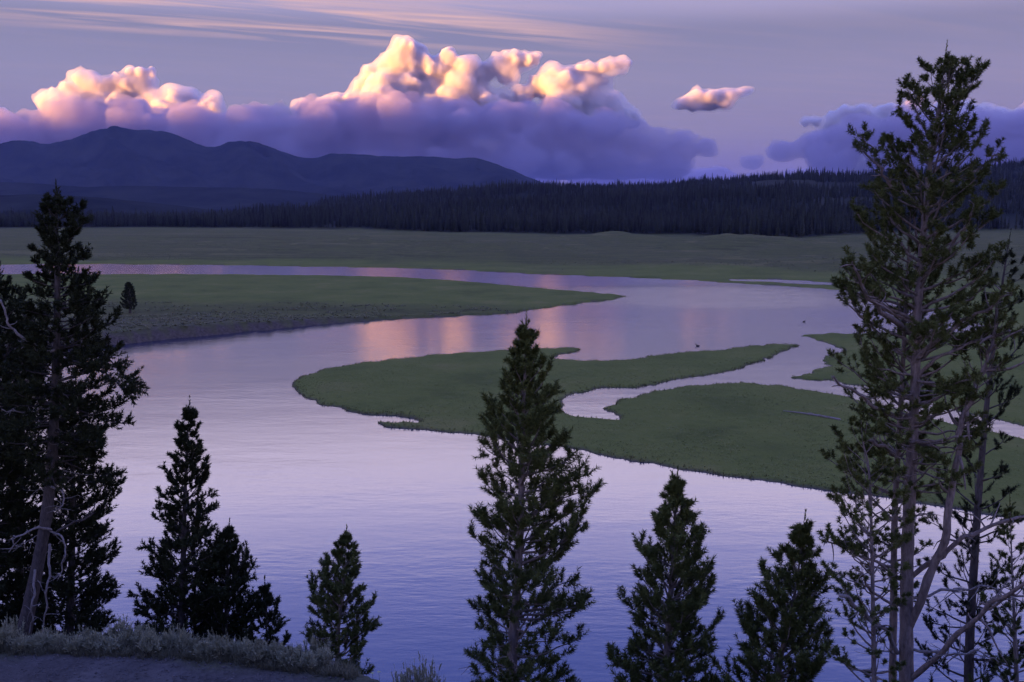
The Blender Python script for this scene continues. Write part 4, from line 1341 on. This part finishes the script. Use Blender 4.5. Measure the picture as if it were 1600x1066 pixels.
def build_forest():
    rng = np.random.default_rng(404)
    # front edge of the wood, tree by tree
    us = np.sort(rng.uniform(140, 1640, 300))
    r = treeline_dist(us) * rng.uniform(1.0, 1.045, 300)
    a = np.arctan((us - CX) / FPX)
    X, Y = r * np.sin(a), r * np.cos(a)
    Z = ground_h(X, Y)
    for i in range(300):
        o = link('conifer_tree', CONIFERS[rng.integers(9)], loc=(X[i], Y[i], Z[i] - 0.3), label='dark conifer in the front row of the wood at the foot of the far hill',
                 category='tree', group='front row of conifers along the far wood')
        s = rng.uniform(0.75, 1.2)
        o.scale = (s * rng.uniform(0.9, 1.25), s * rng.uniform(0.9, 1.25), s)
        o.rotation_euler = (rng.normal() * 0.02, rng.normal() * 0.02, rng.uniform(0, 6.28))
    # the rest of the wood
    n = 36000
    u = rng.uniform(-40, 1680, n)
    d0 = treeline_dist(u)
    q = rng.random(n) ** 1.0
    r = d0 * 1.02 + (R_RIDGE + 130 - d0) * q ** 1.15
    keep = VN.fbm(u * 0.013, r * 0.006, 3) > -0.75
    u, r = u[keep], r[keep]
    a = np.arctan((u - CX) / FPX)
    X, Y = r * np.sin(a), r * np.cos(a)
    Z = ground_h(X, Y) - 0.4
    pm = bpy.data.meshes.new('forest')
    pm.vertices.add(len(X))
    pm.vertices.foreach_set('co', np.stack([X, Y, Z], 1).astype(np.float32).ravel())
    add_attr(pm, 'size', np.clip(rng.normal(0.74, 0.2, len(X)) * (1 + 0.18 * VN.fbm(X * 0.01, Y * 0.01, 3)), 0.35, 1.45))
    add_attr(pm, 'turn', rng.uniform(0, 6.28, len(X)))
    pm.update()
    fo = link('forest', pm, kind='stuff', label='dense dark conifer wood covering the far hill')
    protos = bpy.data.collections.new('conifer_prototypes')
    for k, me in enumerate(CONIFERS):
        protos.objects.link(bpy.data.objects.new('conifer_prototype', me))
    ng = bpy.data.node_groups.new('forest_nodes', 'GeometryNodeTree')
    ng.interface.new_socket('Geometry', in_out='INPUT', socket_type='NodeSocketGeometry')
    ng.interface.new_socket('Geometry', in_out='OUTPUT', socket_type='NodeSocketGeometry')
    N, Lk = ng.nodes, ng.links
    gi, go = N.new('NodeGroupInput'), N.new('NodeGroupOutput')
    ci = N.new('GeometryNodeCollectionInfo')
    ci.inputs['Collection'].default_value = protos
    ci.inputs['Separate Children'].default_value = True
    ci.inputs['Reset Children'].default_value = True
    iop = N.new('GeometryNodeInstanceOnPoints')
    iop.inputs['Pick Instance'].default_value = True
    sz = N.new('GeometryNodeInputNamedAttribute'); sz.data_type = 'FLOAT'; sz.inputs['Name'].default_value = 'size'
    tn = N.new('GeometryNodeInputNamedAttribute'); tn.data_type = 'FLOAT'; tn.inputs['Name'].default_value = 'turn'
    cx = N.new('ShaderNodeCombineXYZ')
    Lk.new(tn.outputs['Attribute'], cx.inputs['Z'])
    Lk.new(gi.outputs[0], iop.inputs['Points'])
    Lk.new(ci.outputs[0], iop.inputs['Instance'])
    Lk.new(sz.outputs['Attribute'], iop.inputs['Scale'])
    Lk.new(cx.outputs[0], iop.inputs['Rotation'])
    Lk.new(iop.outputs[0], go.inputs[0])
    md = fo.modifiers.new('forest', 'NODES')
    md.node_group = ng


build_forest()

# the single round conifer on the left meadow
def meadow_tree():
    b = at_z(203, 479, 2.0)
    rng = np.random.default_rng(9)
    root = link('conifer_tree', None, loc=(b[0], b[1], float(ground_h(b[0], b[1])[0]) - 0.1), label='lone bushy dark tree standing on the left meadow above the dirt bank', category='tree')
    T = Soup()
    T.tube([(0, 0, -0.2), (0.05, 0, 3), (0, 0, 5.0)], [0.22, 0.15, 0.04], 7)
    put(root, 'trunk', T.mesh('trunk', [M_BARK_DARK], True))
    S = Soup()
    for i in range(90):
        t = (i + rng.random()) / 90
        z = 0.5 + 4.5 * t
        reach = 1.75 * (1 - t) ** 0.55 * min(1, 0.7 + t) * rng.uniform(0.6, 1.12) + 0.12
        path = limb_path((0, 0, z), i * 2.4 + rng.normal() * .3, reach, 5 + 35 * t, 30 + 45 * t, rng, 5)
        S.tube(path, np.linspace(.03, .008, 5), 4, 0)
        clothe(S, path, .03, rng, 0.2, 0.22, 0.5, 0.3, 0.5, 16, 0.16, 0.07, (40, 75), 2)
    put(root, 'crown', S.mesh('crown', [M_BARK_DARK, M_NEEDLE_DARK]))
    root.scale = (1.45, 1.45, 1.4)


meadow_tree()

# ------------------------------------------------------------------ grass: fringes along the water and tussocks over the spit
def blade_mat(name, c1, c2, scale=0.5):
    return simple_mat(name, c1, c2, scale, 0.9, 0, None, 0.08)


def tufts(S, P, h, rng, blades=6, lean=0.35, width=0.05, mi=0):
    n = len(P)
    ph = rng.uniform(0, 6.28, (n, blades))
    out = np.stack([np.cos(ph), np.sin(ph), np.zeros_like(ph)], -1)
    H = (np.broadcast_to(h, n)[:, None] * rng.uniform(0.6, 1.15, (n, blades)))[..., None]
    root = P[:, None] + out * 0.10 * H
    top = root + out * H * rng.uniform(0.1, lean * 2, (n, blades))[..., None] + np.array([0, 0, 1.0]) * H
    sd = np.stack([-np.sin(ph), np.cos(ph), np.zeros_like(ph)], -1) * width * 0.5
    V = np.stack([root - sd, root + sd, top], 2)
    S.add(V, np.arange(n * blades * 3).reshape(-1, 3), mi)


M_GRASS = blade_mat('meadow_grass', (0.13, 0.14, 0.04), (0.22, 0.22, 0.075), 0.9)
M_SEDGE = blade_mat('shore_sedge', (0.060, 0.064, 0.022), (0.150, 0.140, 0.05), 0.6)


def build_grass():
    rng = np.random.default_rng(77)
    S = Soup()
    def fringe(poly, per_m, lo, hi, depth, cond):
        a, b = poly, np.roll(poly, -1, axis=0)
        L = np.linalg.norm(b - a, axis=1)
        n = rng.poisson(np.minimum(L * per_m, 400))
        n = np.where(cond(a[:, 0], a[:, 1]) & (L < 60), n, 0)
        i = np.repeat(np.arange(len(a)), n)
        p = a[i] + (b - a)[i] * rng.random((len(i), 1))
        nrm = np.stack([-(b - a)[i, 1], (b - a)[i, 0]], 1) / L[i][:, None]
        p = p + nrm * rng.normal(size=(len(i), 1)) * depth
        z = ground_h(p[:, 0], p[:, 1])
        k = (z > -0.12)
        P = np.column_stack([p[k], z[k] - 0.03])
        tufts(S, P, rng.uniform(lo, hi, len(P)), rng, 6, 0.3, 0.06)
    fringe(P_SPIT, 9.0, 0.10, 0.30, 0.5, lambda x, y: (np.abs(x / np.maximum(y, 1)) < 0.6) & (y > 40))
    fringe(far_open[:-1], 5.0, 0.10, 0.28, 0.6, lambda x, y: (np.abs(x / np.maximum(y, 1)) < 0.6) & (y < 180))
    fringe(P_MEADOW, 2.5, 0.2, 0.5, 0.8, lambda x, y: (x > -10) & (y < 420))
    me = S.mesh('sedge', [M_SEDGE])
    link('sedge', me, kind='stuff', label='fringe of sedge and grass along the river edges')
    # tussocks over the near lands
    S = Soup()
    n = 42000
    v = rng.uniform(510, 815, n)
    u = rng.uniform(440, 1640, n)
    dz = CAM_Z - 0.45
    ry = dz * FPX / (v - 325)
    x = ry * (u - CX) / FPX
    z, sg, dirt, wd = ground_z(x, ry)
    k = (z > 0.13) & (VN.fbm(x * 0.15, ry * 0.15, 4) + 0.35 * rng.normal(size=n) > -0.25)
    P = np.column_stack([x, ry, z - 0.02])[k]
    tufts(S, P, rng.uniform(0.05, 0.12, len(P)), rng, 5, 1.7, 0.09)
    link('grass', S.mesh('grass', [M_GRASS]), kind='stuff', label='short tussocky grass covering the spit and islands')


build_grass()


# ------------------------------------------------------------------ low sagebrush on the left meadow behind the dirt bank
M_SAGE = simple_mat('sagebrush_leaf', (0.24, 0.235, 0.14), (0.50, 0.47, 0.30), 3.0, 0.9, 0, None, 0.1)
M_SAGE_FAR = simple_mat('far_sagebrush', (0.12, 0.118, 0.06), (0.22, 0.205, 0.115), 0.4, 0.9, 0, None, 0.1)


def build_far_sage():
    rng = np.random.default_rng(5)
    S = Soup()
    n = 9000
    u, v = rng.uniform(-20, 830, n), rng.uniform(462, 528, n)
    y = (CAM_Z - 2.0) * FPX / (v - 325)
    x = y * (u - CX) / FPX
    z, sg, dirt, wd = ground_z(x, y)
    k = (sg > 0.35 + 0.3 * rng.random(n)) & (dirt < 0.3) & (z > 0.4)
    P = np.column_stack([x, y, z - 0.05])[k]
    tufts(S, P, rng.uniform(0.12, 0.36, len(P)), rng, 12, 1.3, 0.2)
    link('sagebrush_scrub', S.mesh('sagebrush_scrub', [M_SAGE_FAR]), kind='stuff', label='grey sagebrush scrub on the meadow above the dirt bank')
    # steppe beyond the far channel
    S = Soup()
    n = 14000
    u, v = rng.uniform(-20, 1640, n), rng.uniform(362, 432, n)
    y = (CAM_Z - 3.0) * FPX / (v - 325)
    x = y * (u - CX) / FPX
    z, sg, dirt, wd = ground_z(x, y)
    k = (sg > 0.3 + 0.4 * rng.random(n)) & (wd < 0.2) & (z > 0.4) & (VN.fbm(x * 0.012, y * 0.012, 4) > -0.15)
    P = np.column_stack([x, y, z - 0.05])[k]
    tufts(S, P, rng.uniform(0.1, 0.28, len(P)), rng, 8, 1.6, 0.5)
    link('steppe_scrub', S.mesh('steppe_scrub', [M_SAGE_FAR]), kind='stuff', label='low grey scrub scattered over the far steppe')


build_far_sage()

# ------------------------------------------------------------------ sagebrush along the edge of the dirt pad, shrub by shrub
M_STEM = simple_mat('sage_stem', (0.06, 0.05, 0.045), (0.13, 0.11, 0.095), 6.0)


def sagebrush(pos, height, width, label, seed, dry=False):
    rng = np.random.default_rng(seed)
    root = link('sagebrush', None, loc=tuple(pos), label=label, category='shrub', group='sagebrush along the edge of the dirt pad')
    B, F = Soup(), Soup()
    n = int(34 * max(0.8, width / 0.6))
    for i in range(n):
        az = rng.uniform(0, 6.28)
        rad = width * 0.5 * math.sqrt(rng.random())
        lean = rad / (width * 0.5)
        e = 88 - 38 * lean + rng.normal() * 6
        st = np.array([math.cos(az) * rad * 0.35, math.sin(az) * rad * 0.35, -0.05])
        p = limb_path(st, az, height * rng.uniform(0.7, 1.1) * (1 - 0.25 * lean), e, min(95, e + 18), rng, 5)
        B.tube(p, 0.007 * np.linspace(1, 0.35, 5), 4)
        k = 9
        f = rng.uniform(0.35, 1.0, k)
        idx = f * 4
        q = np.stack([np.interp(idx, np.arange(5), p[:, c]) for c in range(3)], 1)
        d = norm(np.tile(p[-1] - p[-2], (k, 1)) / 0.1 + rng.normal(size=(k, 3)) * 0.5 + np.array([0, 0, .4]))
        F.shoots(q, d, 0.13 * rng.uniform(0.7, 1.2, k), rng, 14, 0.05, 0.018, (15, 50), 0)
        # flower stalks above the leaves
        if rng.random() < 0.35:
            tip = p[-1]
            F.shoots(tip[None], norm(np.array([[rng.normal() * .15, rng.normal() * .15, 1.0]])), 0.22, rng, 22, 0.03, 0.010, (10, 40), 0)
    put(root, 'stems', B.mesh('stems', [M_STEM]))
    put(root, 'leaves', F.mesh('leaves', [M_SAGE]))


ORD = ['first', 'second', 'third', 'fourth', 'fifth', 'sixth', 'seventh', 'eighth', 'ninth', 'tenth', 'eleventh', 'twelfth', 'thirteenth', 'fourteenth', 'fifteenth', 'sixteenth',
       'seventeenth', 'eighteenth', 'nineteenth', 'twentieth']
rng_s = np.random.default_rng(12)
front = [8, 34, 62, 92, 118, 150, 176, 206, 236, 262, 290, 318, 344, 372, 402, 430, 456, 482, 506]
for i, px in enumerate(front):
    dx = np.interp(px, [0, 500], [0.35, 0.25])
    b = at_z(px, np.interp(px, [0, 120, 260, 400, 540], [1019, 1024, 1028, 1042, 1060]), PAD_Z)
    y = b[1] + rng_s.uniform(0.15, 0.6)
    x = b[0] * y / b[1]
    h = rng_s.uniform(0.24, 0.56)
    sagebrush((x, y, float(bluff_z(x, y))), h, rng_s.uniform(0.5, 0.85), ORD[i] + ' sagebrush from the frame edge in the front row along the dirt pad', 200 + i)
back = [20, 75, 135, 190, 222, 275, 330, 385, 440, 490]
for i, px in enumerate(back):
    b = at_z(px, np.interp(px, [0, 120, 260, 400, 540], [1019, 1024, 1028, 1042, 1060]), PAD_Z)
    y = b[1] + rng_s.uniform(0.95, 1.6)
    x = b[0] * y / b[1]
    sagebrush((x, y, float(bluff_z(x, y))), rng_s.uniform(0.38, 0.85), rng_s.uniform(0.5, 0.8), ORD[i] + ' sagebrush from the frame edge in the row behind the front fringe', 300 + i)
b = at_y(652, 1066, 22.5)
sagebrush((b[0], b[1], float(bluff_z(b[0], b[1]))), max(0.5, b[2] + 0.55 - float(bluff_z(b[0], b[1]))), 1.35, 'wide rounded sagebrush standing apart at the bottom between two pines', 400)

# dry grass between the shrubs and stones on the pad
def build_pad_cover():
    rng = np.random.default_rng(15)
    S = Soup()
    n = 2600
    u = rng.uniform(-10, 560, n)
    e = np.interp(u, [0, 120, 260, 400, 540], [1019, 1024, 1028, 1042, 1060])
    b = np.array([at_z(a_, c_, PAD_Z) for a_, c_ in zip(u, e)])
    y = b[:, 1] + rng.uniform(-0.15, 1.6, n) * rng.random(n)
    x = b[:, 0] * y / b[:, 1]
    P = np.column_stack([x, y, bluff_z(x, y) - 0.02])
    tufts(S, P, rng.uniform(0.08, 0.3, n), rng, 7, 0.5, 0.012)
    link('dry_grass', S.mesh('dry_grass', [simple_mat('dry_grass', (0.11, 0.10, 0.055), (0.22, 0.2, 0.12), 4.0)]), kind='stuff', label='dry grass between the sagebrush along the pad')
    S = Soup()
    n = 2600
    u = rng.uniform(-10, 600, n)
    v = rng.uniform(1020, 1075, n)
    P = np.array([at_z(a_, c_, PAD_Z) for a_, c_ in zip(u, v)])
    k = P[:, 1] < np.interp(P[:, 0], EDGE[:, 0], EDGE[:, 1]) - 0.05
    P = P[k]
    P[:, 2] = bluff_z(P[:, 0], P[:, 1])
    o = np.array([[1, 0, 0], [0, 1, 0], [-1, 0, 0], [0, -1, 0], [0, 0, .7], [0, 0, -.7]], float)
    F = np.array([[0, 1, 4], [1, 2, 4], [2, 3, 4], [3, 0, 4], [1, 0, 5], [2, 1, 5], [3, 2, 5], [0, 3, 5]])
    sz = 0.012 + 0.05 * rng.random(len(P)) ** 4
    V = P[:, None] + o[None] * sz[:, None, None] * rng.uniform(0.7, 1.3, (len(P), 6, 1))
    S.add(V, F[None] + (np.arange(len(P)) * 6)[:, None, None])
    link('gravel', S.mesh('gravel', [simple_mat('pad_stone', (0.06, 0.053, 0.05), (0.14, 0.12, 0.112), 3.0)]), kind='stuff', label='gravel scattered over the dirt pad')


build_pad_cover()


# ------------------------------------------------------------------ small things
def waterbird(px, py, label, seed, turn):
    """floating duck: one body mesh with neck, head and bill"""
    b = at_z(px, py, 0.0)
    S = Soup()
    S.tube([(-0.34, 0, .17), (-0.27, 0, .12), (-0.12, 0, .09), (0.05, 0, .09), (0.19, 0, .11), (0.24, 0, .20), (0.25, 0, .29), (0.30, 0, .34), (0.37, 0, .335), (0.45, 0, .315)],
           [.02, .06, .12, .135, .10, .055, .05, .062, .04, .015], 10)
    me = S.mesh('duck', [simple_mat('dark_plumage', (0.03, 0.026, 0.022), (0.07, 0.06, 0.05), 8.0)], True)
    o = link('duck', me, loc=(b[0], b[1], 0.0), label=label, category='bird')
    o.rotation_euler = (0, 0, turn)
    o.scale = (1.1, 1.1, 1.1)


waterbird(1256, 503, 'tiny dark bird floating on open water off the right-hand shore', 1, 0.4)
waterbird(1090, 541, 'tiny dark bird floating beside the upper edge of the grassy spit', 2, 2.8)


def driftwood():
    rng = np.random.default_rng(6)
    a, c = at_z(1224, 640, 0.5), at_z(1312, 653, 0.5)
    z = float(ground_h((a[0] + c[0]) / 2, (a[1] + c[1]) / 2)[0])
    root = link('driftwood_log', None, loc=(a[0], a[1], z), label='bleached driftwood log with a forked end lying on the grassy island', category='log')
    d = (c - a) * np.array([1, 1, 0])
    S = Soup()
    S.tube([(0, 0, .08), d * .3 + [0, 0, .16], d * .65 + [0, 0, .14], d + [0, 0, .05]], [.05, .09, .13, .15], 8)
    put(root, 'trunk', S.mesh('trunk', [M_DEAD], True))
    for f, w in ((.55, .5), (.7, .8), (.85, .45)):
        p = limb_path(d * f + [0, 0, .15], rng.uniform(2.4, 3.6), 1.6 * w, 45, -25, rng, 6)
        S = Soup()
        S.tube(p, .06 * np.linspace(1, .3, 6), 6)
        put(root, 'branch', S.mesh('branch', [M_DEAD], True))


driftwood()


def flower(px, py, y, label, seed):
    rng = np.random.default_rng(seed)
    b = at_y(px, py, y)
    g = float(bluff_z(b[0], b[1]))
    h = max(0.25, b[2] - g)
    root = link('wildflower', None, loc=(b[0], b[1], g), label=label, category='flower')
    S = Soup()
    S.tube([(0, 0, -.02), (.01, .01, h * .6), (0, 0, h)], [.006, .005, .004], 5)
    tufts(S, np.zeros((3, 3)), 0.15, rng, 5, .5, .02)
    put(root, 'stem', S.mesh('stem', [M_GRASS]))
    F = Soup()
    k = 12
    a = np.arange(k) * 6.2832 / k
    for a_ in a:
        c, s_ = math.cos(a_), math.sin(a_)
        F.add([(0, 0, h), (.03 * c - .012 * s_, .03 * s_ + .012 * c, h + .012), (.055 * c, .055 * s_, h + .004), (.03 * c + .012 * s_, .03 * s_ - .012 * c, h + .012)], [[0, 1, 2], [0, 2, 3]])
    put(root, 'blossom', F.mesh('blossom', [simple_mat('pale_yellow_petal', (0.55, 0.52, 0.25), (0.7, 0.66, 0.38), 9.0)]))


flower(582, 1052, 24.0, 'pale yellow wildflower nearest the young pine', 1)
flower(592, 1050, 24.0, 'pale yellow wildflower farther from the young pine, towards the wide sagebrush', 2)
